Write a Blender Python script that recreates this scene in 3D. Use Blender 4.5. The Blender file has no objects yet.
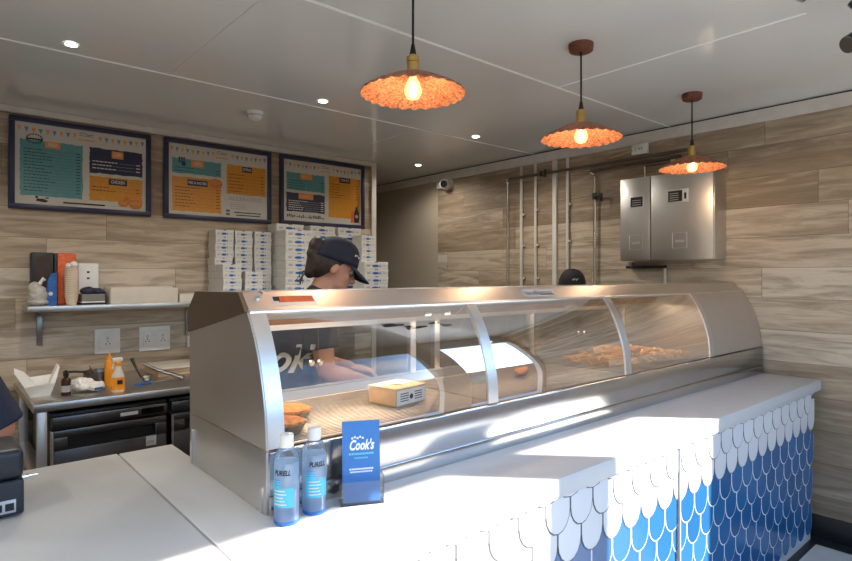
import bpy, bmesh, math, random
from mathutils import Vector, Matrix, Euler
from mathutils.bvhtree import BVHTree
random.seed(7)
PI = math.pi
SC = bpy.context.scene
C = SC.collection

# ------------------------------------------------------------------ camera
cd = bpy.data.cameras.new('camera'); cam = bpy.data.objects.new('camera', cd); C.objects.link(cam)
cd.sensor_width = 36.0; cd.lens = 577.0 / 852.0 * 36.0
cd.shift_y = -(280.5 - 276.0) / 852.0
cd.clip_start = 0.02
cam.location = (0, 0, 1.52)
cam.rotation_euler = (PI / 2, 0, math.atan2(669, 577) - PI / 2)
SC.camera = cam

# ------------------------------------------------------------------ world, sun, exposure
SUN_EL = math.radians(31.0)
SUN_H = Vector((-0.69, 0.724))                 # horizontal direction in which the sunlight travels
world = bpy.data.worlds.new('world'); SC.world = world; world.use_nodes = True
wn = world.node_tree; wn.nodes.clear()
wo = wn.nodes.new('ShaderNodeOutputWorld'); wb = wn.nodes.new('ShaderNodeBackground')
sky = wn.nodes.new('ShaderNodeTexSky'); sky.sky_type = 'NISHITA'; sky.sun_disc = False
sky.sun_elevation = SUN_EL; sky.sun_rotation = math.atan2(0.69, -0.724)
sky.air_density = 1.0; sky.dust_density = 0.0; sky.ozone_density = 2.0
wn.links.new(sky.outputs[0], wb.inputs[0]); wb.inputs[1].default_value = 0.30
wn.links.new(wb.outputs[0], wo.inputs[0])
sd = bpy.data.lights.new('sun', 'SUN'); sun = bpy.data.objects.new('sun', sd); C.objects.link(sun)
sd.energy = 7.6; sd.angle = math.radians(0.6); sd.color = (1.0, 0.94, 0.86)
sdir = Vector((SUN_H.x * math.cos(SUN_EL), SUN_H.y * math.cos(SUN_EL), -math.sin(SUN_EL)))
sun.rotation_euler = sdir.to_track_quat('-Z', 'Y').to_euler(); sun.location = (4, -4, 4)
SC.view_settings.view_transform = 'Standard'; SC.view_settings.look = 'None'
SC.view_settings.gamma = 1.0; SC.view_settings.use_curve_mapping = False
SC.view_settings.exposure = 1.25
SC.cycles.transparent_max_bounces = 32

# ------------------------------------------------------------------ materials
def s2l(r, g=None, b=None):
    if g is None: r, g, b = r
    f = lambda c: (c / 255 / 12.92) if c / 255 <= 0.04045 else ((c / 255 + 0.055) / 1.055) ** 2.4
    return (f(r), f(g), f(b), 1.0)

class NT:
    def __init__(s, name):
        s.m = bpy.data.materials.new(name); s.m.use_nodes = True
        s.t = s.m.node_tree; s.b = s.t.nodes['Principled BSDF']; s.out = s.t.nodes['Material Output']
    def n(s, kind, **kw):
        x = s.t.nodes.new(kind)
        for k, v in kw.items(): setattr(x, k, v)
        return x
    def l(s, a, b): s.t.links.new(a, b)
    def coord(s, scale=(1, 1, 1), kind='Object', rot=(0, 0, 0)):
        tc = s.n('ShaderNodeTexCoord'); mp = s.n('ShaderNodeMapping')
        mp.inputs['Scale'].default_value = scale; mp.inputs['Rotation'].default_value = rot
        s.l(tc.outputs[kind], mp.inputs[0]); return mp.outputs[0]
    def noise(s, vec, scale=5, detail=4, rough=0.5, dist=0.0):
        x = s.n('ShaderNodeTexNoise'); x.inputs['Scale'].default_value = scale
        x.inputs['Detail'].default_value = detail; x.inputs['Roughness'].default_value = rough
        x.inputs['Distortion'].default_value = dist
        if vec is not None: s.l(vec, x.inputs['Vector'])
        return x.outputs['Fac']
    def ramp(s, fac, stops):
        r = s.n('ShaderNodeValToRGB'); e = r.color_ramp.elements
        while len(e) < len(stops): e.new(0.5)
        for k, (p, c) in enumerate(stops): e[k].position = p; e[k].color = c
        s.l(fac, r.inputs[0]); return r.outputs[0]
    def mix(s, fac, a, b, mode='MIX'):
        x = s.n('ShaderNodeMix', data_type='RGBA', blend_type=mode)
        for sock, v in ((x.inputs[0], fac), (x.inputs[6], a), (x.inputs[7], b)):
            if hasattr(v, 'links') or hasattr(v, 'is_linked'): s.l(v, sock)
            else: sock.default_value = v
        return x.outputs[2]
    def math(s, op, a, b=0.0):
        x = s.n('ShaderNodeMath', operation=op)
        for k, v in enumerate((a, b)):
            if hasattr(v, 'is_linked'): s.l(v, x.inputs[k])
            else: x.inputs[k].default_value = v
        return x.outputs[0]
    def bump(s, h, strength=0.2, dist=0.01):
        x = s.n('ShaderNodeBump'); x.inputs['Strength'].default_value = strength; x.inputs['Distance'].default_value = dist
        s.l(h, x.inputs['Height']); s.l(x.outputs[0], s.b.inputs['Normal'])

def mat(name, col, rough=0.5, metal=0.0, var=0.06, vscale=12, bump=0.0, spec=None, trans=0.0, emit=0.0, ecol=None, coat=0.0):
    """A plain procedural surface: base colour with a faint mottling."""
    k = NT(name); c = s2l(col) if max(col) > 1.0001 else (*col, 1.0)
    v = k.coord()
    f = k.noise(v, vscale, 3)
    lo = tuple(max(0, x * (1 - var)) for x in c[:3]) + (1,); hi = tuple(min(1, x * (1 + var)) for x in c[:3]) + (1,)
    k.l(k.ramp(f, [(0.3, lo), (0.7, hi)]), k.b.inputs['Base Color'])
    k.b.inputs['Roughness'].default_value = rough; k.b.inputs['Metallic'].default_value = metal
    if spec is not None: k.b.inputs['Specular IOR Level'].default_value = spec
    if trans: k.b.inputs['Transmission Weight'].default_value = trans
    if coat: k.b.inputs['Coat Weight'].default_value = coat; k.b.inputs['Coat Roughness'].default_value = 0.1
    if emit: k.b.inputs['Emission Color'].default_value = s2l(ecol or col); k.b.inputs['Emission Strength'].default_value = emit
    if bump: k.bump(k.noise(v, vscale * 4, 3), bump, 0.01)
    return k.m

def steel(name, col=(0.60, 0.58, 0.55), rough=0.28, grain=(2, 2, 90), amp=0.08):
    k = NT(name); k.b.inputs['Metallic'].default_value = 1.0
    f = k.noise(k.coord(grain), 6, 3); g = k.noise(k.coord(), 3, 3)
    k.l(k.ramp(g, [(0.3, tuple(c * 0.92 for c in col) + (1,)), (0.7, tuple(col) + (1,))]), k.b.inputs['Base Color'])
    k.l(k.math('ADD', k.math('MULTIPLY', f, amp), rough - amp / 2), k.b.inputs['Roughness'])
    k.bump(f, 0.008, 0.001)
    return k.m

def thin_glass(name, tint=(0.96, 0.97, 0.96), gain=1.7, rough=0.0):
    k = NT(name); k.t.nodes.remove(k.b)
    tr = k.n('ShaderNodeBsdfTransparent'); tr.inputs[0].default_value = (*tint, 1)
    gl = k.n('ShaderNodeBsdfGlossy'); gl.inputs['Roughness'].default_value = rough
    fr = k.n('ShaderNodeFresnel'); fr.inputs[0].default_value = 1.5
    mx = k.n('ShaderNodeMixShader')
    k.l(k.math('MINIMUM', k.math('MULTIPLY', fr.outputs[0], gain), 1.0), mx.inputs[0])
    k.l(tr.outputs[0], mx.inputs[1]); k.l(gl.outputs[0], mx.inputs[2]); k.l(mx.outputs[0], k.out.inputs[0])
    return k.m

def planks(name, axis):
    """Weathered limed boards running level along the wall; axis is the wall's long direction."""
    k = NT(name)
    tc = k.n('ShaderNodeTexCoord'); sp = k.n('ShaderNodeSeparateXYZ'); k.l(tc.outputs['Object'], sp.inputs[0])
    a, z = sp.outputs['XYZ'.index(axis)], sp.outputs[2]
    H, L = 0.19, 1.22
    row = k.math('FLOOR', k.math('DIVIDE', k.math('ADD', z, 10.02), H))
    w1 = k.n('ShaderNodeTexWhiteNoise', noise_dimensions='1D'); k.l(row, w1.inputs['W'])
    sh = k.math('ADD', k.math('DIVIDE', k.math('ADD', a, 20.0), L), k.math('MULTIPLY', w1.outputs[0], 7.3))
    colm = k.math('FLOOR', sh)
    cid = k.n('ShaderNodeCombineXYZ'); k.l(row, cid.inputs[0]); k.l(colm, cid.inputs[1])
    w2 = k.n('ShaderNodeTexWhiteNoise', noise_dimensions='2D'); k.l(cid.outputs[0], w2.inputs['Vector'])
    tone = w2.outputs['Value']
    # grain, shifted per board
    gv = k.n('ShaderNodeCombineXYZ'); k.l(k.math('ADD', k.math('MULTIPLY', a, 1.6), k.math('MULTIPLY', tone, 37.0)), gv.inputs[0])
    k.l(k.math('MULTIPLY', z, 13.0), gv.inputs[1]); k.l(k.math('MULTIPLY', tone, 11.0), gv.inputs[2])
    g1 = k.noise(gv.outputs[0], 1.3, 7, 0.62, 0.8)
    gv2 = k.n('ShaderNodeCombineXYZ'); k.l(k.math('MULTIPLY', a, 4.0), gv2.inputs[0]); k.l(k.math('MULTIPLY', z, 90.0), gv2.inputs[1]); k.l(tone, gv2.inputs[2])
    g2 = k.noise(gv2.outputs[0], 1.0, 4, 0.6)
    base = k.ramp(tone, [(0.0, s2l(140, 121, 99)), (0.35, s2l(172, 153, 129)), (0.7, s2l(194, 177, 154)), (1.0, s2l(212, 199, 180))])
    dark = k.mix(k.ramp(g1, [(0.38, (0.6, 0.6, 0.6, 1)), (0.56, (0, 0, 0, 1))]), base, s2l(118, 99, 78))
    light = k.mix(k.ramp(g1, [(0.55, (0, 0, 0, 1)), (0.8, (0.7, 0.7, 0.7, 1))]), dark, s2l(214, 200, 180))
    fine = k.mix(0.22, light, k.ramp(g2, [(0.3, (0.55, 0.5, 0.45, 1)), (0.7, (1, 1, 1, 1))]), 'MULTIPLY')
    fz = k.math('FRACT', k.math('DIVIDE', k.math('ADD', z, 10.02), H)); fa = k.math('FRACT', sh)
    joint = k.math('MAXIMUM', k.math('LESS_THAN', fz, 0.018), k.math('LESS_THAN', fa, 0.0026))
    k.l(k.mix(k.math('MULTIPLY', joint, 0.6), fine, s2l(80, 62, 46)), k.b.inputs['Base Color'])
    k.b.inputs['Roughness'].default_value = 0.55
    k.bump(k.math('SUBTRACT', k.math('MULTIPLY', g2, 0.3), joint), 0.25, 0.004)
    return k.m

M = {}
M['planks_x'] = planks('boards_x', 'X'); M['planks_y'] = planks('boards_y', 'Y')
M['steel'] = steel('brushed_steel', (0.66, 0.64, 0.61), 0.38); M['steel_h'] = steel('brushed_steel_level', (0.64, 0.62, 0.59), 0.33, (90, 2, 2), 0.03)
M['mirror_steel'] = steel('polished_steel', (0.62, 0.61, 0.60), 0.20, (60, 2, 2), 0.02)
M['rib_steel'] = steel('rib_steel', (0.74, 0.73, 0.71), 0.36)
M['dark_steel'] = steel('dark_steel', (0.30, 0.29, 0.28), 0.32)
M['satin'] = steel('satin_steel', (0.5, 0.48, 0.45), 0.6)
M['bronze'] = steel('bronze_plate', (0.24, 0.19, 0.15), 0.38)
M['fridge'] = steel('graphite_steel', (0.16, 0.155, 0.15), 0.34, (60, 2, 2))
M['wire'] = mat('worn_wire', (0.56, 0.52, 0.47), 0.45, 0.85, 0.1, 30); M['deck'] = mat('worn_deck', (84, 74, 62), 0.65, 0.0, 0.15, 14)
M['chrome'] = mat('chrome', (0.78, 0.78, 0.78), 0.12, 1.0, 0.02)
M['copper_pipe'] = mat('pipe_metal', (0.55, 0.50, 0.44), 0.25, 1.0, 0.05)
M['dark_pipe'] = mat('old_pipe', (0.20, 0.16, 0.13), 0.35, 0.8, 0.1)
M['brass'] = mat('brass', (0.62, 0.42, 0.14), 0.3, 1.0, 0.1)
M['black'] = mat('black_plastic', (22, 22, 24), 0.45)
M['printer'] = mat('printer_shell', (34, 37, 43), 0.42)
M['black_gloss'] = mat('black_gloss', (14, 14, 16), 0.15)
M['white'] = mat('white_plastic', (226, 224, 218), 0.4)
M['white_trim'] = mat('white_trim', (205, 200, 190), 0.45)
M['paper'] = mat('white_paper', (228, 224, 216), 0.7, bump=0.05)
M['counter'] = mat('white_counter', (198, 197, 193), 0.32, var=0.03, vscale=4)
M['grey_wall'] = mat('grey_paint', (180, 168, 150), 0.6, var=0.03, vscale=2)
M['plain_wall'] = mat('cream_paint', (190, 182, 170), 0.6, var=0.03, vscale=2)
M['dark_frame'] = mat('dark_metal_frame', (50, 50, 54), 0.4)
M['cable'] = mat('black_cable', (14, 13, 13), 0.55)
M['yellow_cable'] = mat('tan_cable', (190, 160, 110), 0.5)
M['navy'] = mat('navy', (24, 28, 50), 0.5)
M['acrylic'] = thin_glass('clear_acrylic', (0.985, 0.99, 0.99), 0.9)
M['glass'] = thin_glass('case_glass', (0.97, 0.95, 0.92), 0.7)
M['rear_glass'] = thin_glass('sliding_glass', (0.93, 0.94, 0.93), 0.8)
M['skin'] = mat('skin', (206, 150, 122), 0.5, var=0.05, vscale=30)
M['hair'] = mat('brown_hair', (52, 36, 28), 0.5, var=0.25, vscale=60)
M['cap_navy'] = mat('navy_cap_cloth', (34, 37, 54), 0.8, bump=0.15, vscale=60)
M['cap_black'] = mat('black_cap_cloth', (22, 22, 25), 0.8, bump=0.15, vscale=60)
M['shirt'] = mat('navy_shirt', (36, 42, 62), 0.8, bump=0.1, vscale=40)
M['trousers'] = mat('black_trousers', (28, 28, 32), 0.8)
M['apron'] = mat('teal_apron', (42, 88, 118), 0.75)
M['eye'] = mat('eye_white', (235, 232, 226), 0.3); M['iris'] = mat('eye_dark', (40, 26, 18), 0.3)
M['shoe'] = mat('black_shoe', (20, 20, 22), 0.5)

def ceiling_mat():
    k = NT('glossy_ceiling_panel')
    f = k.noise(k.coord((1, 1, 1)), 1.2, 2)
    k.l(k.ramp(f, [(0.3, s2l(212, 211, 206)), (0.7, s2l(219, 218, 213))]), k.b.inputs['Base Color'])
    k.b.inputs['Roughness'].default_value = 0.12; k.b.inputs['Specular IOR Level'].default_value = 0.55
    return k.m
M['ceiling'] = ceiling_mat()
def floor_mat():
    k = NT('dark_floor_tile')
    f = k.noise(k.coord(), 6, 4)
    k.l(k.ramp(f, [(0.3, s2l(34, 32, 32)), (0.7, s2l(50, 47, 46))]), k.b.inputs['Base Color'])
    k.b.inputs['Roughness'].default_value = 0.35
    return k.m
M['floor'] = floor_mat(); M['joint'] = mat('white_joint_strip', (246, 246, 242), 0.5)
M['pavement'] = mat('pavement', (214, 212, 206), 0.8, var=0.08, vscale=3, bump=0.1)
M['street_brick'] = mat('street_brick', (104, 78, 64), 0.85, var=0.2, vscale=9, bump=0.2); M['street_window'] = mat('street_window', (60, 66, 72), 0.2)
M['roof'] = mat('roof_felt', (90, 88, 86), 0.8)

def tile_mat(name, cols, rough=0.16):
    k = NT(name); g = k.n('ShaderNodeNewGeometry')
    k.l(k.ramp(g.outputs['Random Per Island'], [(i / max(1, len(cols) - 1), s2l(c)) for i, c in enumerate(cols)]), k.b.inputs['Base Color'])
    k.b.inputs['Roughness'].default_value = rough
    k.bump(k.noise(k.coord(), 40, 2), 0.03, 0.003)
    return k.m
M['tile_blue'] = tile_mat('blue_glazed_scale', [(36, 88, 134), (46, 102, 150), (40, 94, 141), (54, 112, 156)])
M['tile_white'] = tile_mat('white_glazed_scale', [(206, 206, 206), (216, 216, 214), (210, 210, 210)])
M['grout_white'] = mat('white_grout', (214, 218, 220), 0.7)
M['grout_grey'] = mat('grey_grout', (96, 96, 98), 0.8)

def shade_mat():
    k = NT('hammered_copper')
    v = k.coord((1, 1, 1)); f = k.noise(v, 120, 2)
    k.l(k.ramp(f, [(0.35, s2l(128, 66, 38)), (0.65, s2l(206, 138, 96))]), k.b.inputs['Base Color'])
    k.b.inputs['Roughness'].default_value = 0.45; k.b.inputs['Metallic'].default_value = 0.25
    k.bump(f, 0.5, 0.004)
    return k.m
M['shade'] = shade_mat()
M['rose'] = mat('rust_rose', (110, 62, 40), 0.6, var=0.25, vscale=70)
def emitter(name, col, strength):
    k = NT(name); k.t.nodes.remove(k.b)
    e = k.n('ShaderNodeEmission'); e.inputs[0].default_value = s2l(col); e.inputs[1].default_value = strength
    k.l(e.outputs[0], k.out.inputs[0]); return k.m
M['filament'] = emitter('bulb_glow', (255, 190, 120), 14.0)
M['led'] = emitter('downlight_glow', (255, 244, 224), 9.0)
M['fill_glow'] = emitter('fill_tube_glow', (255, 170, 110), 0.12)  # faint glow for the tubes added under the canopy
def bulb_mat():
    k = NT('glowing_bulb_glass'); k.t.nodes.remove(k.b)
    tr = k.n('ShaderNodeBsdfTransparent'); e = k.n('ShaderNodeEmission'); e.inputs[0].default_value = s2l(255, 196, 132); e.inputs[1].default_value = 1.1
    a = k.n('ShaderNodeMixShader'); a.inputs[0].default_value = 0.55; k.l(tr.outputs[0], a.inputs[1]); k.l(e.outputs[0], a.inputs[2]); k.l(a.outputs[0], k.out.inputs[0]); return k.m
M['bulb'] = bulb_mat()

# ------------------------------------------------------------------ mesh builder (world coordinates in, local mesh out)
class MB:
    def __init__(s): s.bm = bmesh.new(); s.mats = []
    def mi(s, m):
        if isinstance(m, str): m = M[m]
        if m not in s.mats: s.mats.append(m)
        return s.mats.index(m)
    def _fin(s, geom_faces, m):
        i = s.mi(m)
        for f in geom_faces: f.material_index = i
    def box(s, lo, hi, m, bev=0.0, rot=None, piv=None, seg=2):
        lo, hi = Vector(lo), Vector(hi); c = (lo + hi) / 2; d = hi - lo
        r = bmesh.ops.create_cube(s.bm, size=1.0); vs = r['verts']
        for v in vs: v.co = Vector((v.co.x * d.x, v.co.y * d.y, v.co.z * d.z)) + c
        fs = set(f for v in vs for f in v.link_faces)
        if bev > 0:
            es = list(set(e for v in vs for e in v.link_edges))
            rr = bmesh.ops.bevel(s.bm, geom=es, offset=min(bev, min(abs(x) for x in d) * 0.45), segments=seg, affect='EDGES', profile=0.5)
            vs = list(set(v for f in rr['faces'] for v in f.verts) | set(v for v in vs if v.is_valid)); fs = set(f for v in vs for f in v.link_faces)
        if rot is not None:
            p = Vector(piv) if piv is not None else c
            R = rot if isinstance(rot, Matrix) else Euler(rot).to_matrix()
            for v in vs: v.co = R @ (v.co - p) + p
        s._fin(fs, m); return s
    def cone(s, p0, p1, r0, r1, m, seg=16, cap=True):
        p0, p1 = Vector(p0), Vector(p1); d = p1 - p0; q = d.to_track_quat('Z', 'Y').to_matrix()
        a = [s.bm.verts.new(p0 + q @ Vector((r0 * math.cos(2 * PI * k / seg), r0 * math.sin(2 * PI * k / seg), 0))) for k in range(seg)]
        b = [s.bm.verts.new(p1 + q @ Vector((r1 * math.cos(2 * PI * k / seg), r1 * math.sin(2 * PI * k / seg), 0))) for k in range(seg)]
        fs = [s.bm.faces.new((a[k], a[(k + 1) % seg], b[(k + 1) % seg], b[k])) for k in range(seg)]
        if cap: fs += [s.bm.faces.new(a[::-1]), s.bm.faces.new(b)]
        s._fin(fs, m); return s
    def cyl(s, p0, p1, r, m, seg=16): return s.cone(p0, p1, r, r, m, seg)
    def tube(s, pts, r, m, seg=8):
        pts = [Vector(p) for p in pts]; rings = []; up = Vector((0, 0, 1))
        for i, p in enumerate(pts):
            d = (pts[min(i + 1, len(pts) - 1)] - pts[max(i - 1, 0)]).normalized()
            x = d.cross(up if abs(d.z) < 0.95 else Vector((0, 1, 0))).normalized(); y = d.cross(x)
            rr = r[i] if isinstance(r, (list, tuple)) else r
            rings.append([s.bm.verts.new(p + x * rr * math.cos(2 * PI * k / seg) + y * rr * math.sin(2 * PI * k / seg)) for k in range(seg)])
        fs = []
        for a, b in zip(rings, rings[1:]):
            for k in range(seg): fs.append(s.bm.faces.new((a[k], b[k], b[(k + 1) % seg], a[(k + 1) % seg])))
        fs += [s.bm.faces.new(rings[0]), s.bm.faces.new(rings[-1][::-1])]
        s._fin(fs, m); return s
    def lathe(s, prof, c, m, seg=24, wob=None, cap=True):
        """prof: (radius, z) up or down the axis; c: base centre; wob(angle, i) scales radius / lifts z."""
        c = Vector(c); rings = []
        for i, (r, z) in enumerate(prof):
            ring = []
            for k in range(seg):
                a = 2 * PI * k / seg; rr, zz = (r, z) if wob is None else wob(a, i, r, z)
                ring.append(s.bm.verts.new(c + Vector((rr * math.cos(a), rr * math.sin(a), zz))))
            rings.append(ring)
        fs = []
        for a, b in zip(rings, rings[1:]):
            for k in range(seg): fs.append(s.bm.faces.new((a[k], a[(k + 1) % seg], b[(k + 1) % seg], b[k])))
        if cap: fs += [s.bm.faces.new(rings[0][::-1]), s.bm.faces.new(rings[-1])]
        s._fin(fs, m); return s
    def prism(s, pts, vec, m):
        """flat polygon pushed along vec"""
        vec = Vector(vec); a = [s.bm.verts.new(Vector(p)) for p in pts]; b = [s.bm.verts.new(Vector(p) + vec) for p in pts]
        n = len(pts); fs = [s.bm.faces.new(a[::-1]), s.bm.faces.new(b)]
        for k in range(n): fs.append(s.bm.faces.new((a[k], a[(k + 1) % n], b[(k + 1) % n], b[k])))
        s._fin(fs, m); return s
    def strip(s, A, B, m):
        """quad strip between two point lists"""
        a = [s.bm.verts.new(Vector(p)) for p in A]; b = [s.bm.verts.new(Vector(p)) for p in B]
        s._fin([s.bm.faces.new((a[k], a[k + 1], b[k + 1], b[k])) for k in range(len(a) - 1)], m); return s
    def ell(s, c, r, m, rot=None, sub=2):
        rr = bmesh.ops.create_icosphere(s.bm, subdivisions=sub, radius=1.0); c = Vector(c)
        R = Matrix.Identity(3) if rot is None else (rot if isinstance(rot, Matrix) else Euler(rot).to_matrix())
        for v in rr['verts']: v.co = R @ Vector((v.co.x * r[0], v.co.y * r[1], v.co.z * r[2])) + c
        s._fin(set(f for v in rr['verts'] for f in v.link_faces), m); return s
    def poly(s, pts, m):
        s._fin([s.bm.faces.new([s.bm.verts.new(Vector(p)) for p in pts])], m); return s
    def text(s, txt, mtx, size, m, depth=0.0004, shear=0.0, align='CENTER', bold=0.0, width=None):
        cu = bpy.data.curves.new('t', 'FONT'); cu.body = txt; cu.size = size; cu.align_x = align; cu.align_y = 'CENTER'
        cu.shear = shear; cu.extrude = depth; cu.offset = bold; cu.resolution_u = 3
        o = bpy.data.objects.new('t', cu); C.objects.link(o)
        dg = bpy.context.evaluated_depsgraph_get(); dg.update()
        me = bpy.data.meshes.new_from_object(o.evaluated_get(dg))
        sx = 1.0
        if width:
            xs = [v.co.x for v in me.vertices]
            if xs: sx = width / max(1e-6, max(xs) - min(xs))
        vs = [s.bm.verts.new(mtx @ Vector((v.co.x * sx, v.co.y, v.co.z))) for v in me.vertices]
        fs = []
        for p in me.polygons:
            try: fs.append(s.bm.faces.new([vs[i] for i in p.vertices]))
            except ValueError: pass
        s._fin(fs, m)
        bpy.data.objects.remove(o); bpy.data.curves.remove(cu); bpy.data.meshes.remove(me); return s
    def build(s, name, parent=None, origin=None, smooth=35):
        me = bpy.data.meshes.new(name)
        bmesh.ops.recalc_face_normals(s.bm, faces=s.bm.faces) if getattr(s, 'fixn', True) else None
        if parent is not None: mi = parent_matrix(parent).inverted()
        else: mi = Matrix.Translation(Vector(origin)).inverted() if origin is not None else Matrix.Identity(4)
        s.bm.transform(mi); s.bm.to_mesh(me); s.bm.free()
        for m in s.mats: me.materials.append(m)
        o = bpy.data.objects.new(name, me); C.objects.link(o)
        if parent is not None: o.parent = parent
        elif origin is not None: o.location = origin
        if smooth:
            for p in me.polygons: p.use_smooth = True
            me.set_sharp_from_angle(angle=math.radians(smooth))
        return o
def parent_matrix(o):
    m = Matrix.LocRotScale(o.location, o.rotation_euler, o.scale)
    return parent_matrix(o.parent) @ m if o.parent else m
def tag(o, label, cat, group=None, kind=None):
    o['label'] = label; o['category'] = cat
    if group: o['group'] = group
    if kind: o['kind'] = kind
    return o
def thing(name, label, cat, loc=(0, 0, 0), rz=0.0, group=None):
    o = bpy.data.objects.new(name, None); o.empty_display_size = 0.05; C.objects.link(o)
    o.location = loc; o.rotation_euler = (0, 0, rz); return tag(o, label, cat, group)
def struct(o): o['kind'] = 'structure'; return o
def at(root, p): return parent_matrix(root) @ Vector(p)
def dup(root, loc, label, rz=None):
    r = root.copy(); C.objects.link(r); r.location = loc; r['label'] = label
    if rz is not None: r.rotation_euler = (0, 0, rz)
    for ch in list(root.children):
        c = ch.copy(); C.objects.link(c); c.parent = r
        for g in list(ch.children):
            d = g.copy(); C.objects.link(d); d.parent = c
    return r

# ------------------------------------------------------------------ the room
XW, YM, H = 3.93, 4.35, 2.565              # right wall, menu wall, ceiling
XL, YF, YE = -1.9, -0.35, 5.45             # left wall, shop front, end of the passage
def sbox(name, lo, hi, m, bev=0.0):
    b = MB(); b.box(lo, hi, m, bev); return struct(b.build(name))
sbox('floor', (XL - 0.1, YF - 0.1, -0.06), (XW + 0.1, YE + 0.1, 0.0), 'floor')
sbox('ceiling', (XL - 0.1, YF - 0.15, H), (XW + 0.1, YE + 0.1, H + 0.12), 'ceiling')
sbox('wall_right', (XW, YF - 0.05, 0.0), (XW + 0.1, 4.37, H), 'planks_y')
sbox('wall_passage', (XW, 4.37, 0.0), (XW + 0.1, YE, H), 'grey_wall')
sbox('wall_end', (1.6, YE, 0.0), (XW + 0.1, YE + 0.1, H), 'grey_wall')
sbox('wall_closet', (1.5, YM + 0.1, 0.0), (1.6, YE + 0.1, H), 'grey_wall')
sbox('wall_back', (XL, YM, 0.0), (3.085, YM + 0.1, H), 'planks_x')
sbox('wall_left', (XL - 0.1, YF - 0.05, 0.0), (XL, YM + 0.1, H), 'plain_wall')
sbox('trim_1', (3.085, YM - 0.012, 0.0), (3.135, YM + 0.11, H - 0.004), 'white_trim')
sbox('trim_2', (XW - 0.018, YF, 2.478), (XW, YE, H - 0.010), 'white_trim')
sbox('trim_13', (XW - 0.003, YF, H - 0.010), (XW, YE, H), 'black')  # black strip standing in for the shadow gap below the ceiling
sbox('trim_3', (XL, YM - 0.025, 2.525), (3.085, YM, H - 0.002), 'white_trim')
sbox('baseboard_right', (XW - 0.015, YF, 0.0), (XW, 4.37, 0.13), 'black', 0.003)
# shop front: header, pillar and corner jamb around the open doorway
fb = MB(); fb.box((XL, YF - 0.05, 2.31), (XW, YF, H), 'plain_wall'); struct(fb.build('wall_front'))
sbox('trim_4', (2.77, YF - 0.05, 0.0), (3.05, YF, 2.31), 'plain_wall')
sbox('trim_5', (3.88, YF - 0.05, 0.0), (XW, YF, 2.31), 'plain_wall')
sbox('trim_6', (XL, YF - 0.05, 0.0), (-1.1, YF, 2.31), 'plain_wall')
# ceiling panel joints
for i, (a, b) in enumerate([((XL, 3.134), (XW, 3.146)), ((XL, 1.939), (XW, 1.951))]):
    sbox('trim_%d' % (7 + i), (a[0], a[1] - 0.002, H - 0.0025), (b[0], b[1], H + 0.001), 'joint')
for i, (x, y0, y1) in enumerate([(2.64, 0.75, 1.94), (2.64, 3.145, YM), (0.95, 1.95, 3.135)]):
    w = 0.006 if i == 0 else 0.0022
    sbox('trim_%d' % (10 + i), (x - w, y0, H - 0.002), (x + w, y1, H + 0.001), 'joint' if i == 0 else 'white_trim')
sbox('ground', (-16, -16, -0.2), (18, YF - 0.1, -0.03), 'pavement')
# added low wall, then houses across the street that the shop looks out on
sbox('wall_reflection_screen', (-16, -4.3, -0.03), (18, -4.05, 1.05), 'street_brick')  # unseen low wall, added to keep bright pavement out of the glass reflections
sbox('wall_street', (-16, -12.5, -0.03), (18, -9.5, 3.1), 'street_brick')
for i, x in enumerate((-9.5, -6.0, -2.5, 1.0, 4.5, 8.0, 11.5)):
    sbox('window_%d' % (i + 1), (x, -9.53, 1.0), (x + 1.2, -9.49, 2.5), 'street_window', 0.01)
sbox('floor_pale_panel', (3.50, 0.72, 0.0), (3.80, 1.03, 0.004), 'white_trim')  # thin pale rectangle on the dark floor

# ------------------------------------------------------------------ service counter
CT = 0.92; YC = 1.035
ctr = thing('service_counter', 'long white counter faced with white and blue fish scale tiles', 'counter', (1.0, 1.6, 0))
b = MB(); b.box((-0.9, YC, 0.86), (0.483, 2.16, CT), 'counter', 0.004); b.build('worktop', ctr)
b = MB(); b.box((0.487, YC, 0.86), (0.66, 2.155, CT), 'counter', 0.004); b.box((0.655, YC, 0.86), (3.918, 1.93, CT), 'counter', 0.004); b.build('worktop', ctr)
b = MB(); b.box((-0.88, YC + 0.04, 0.0), (3.86, 1.92, 0.86), 'counter'); b.build('body', ctr)
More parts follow.
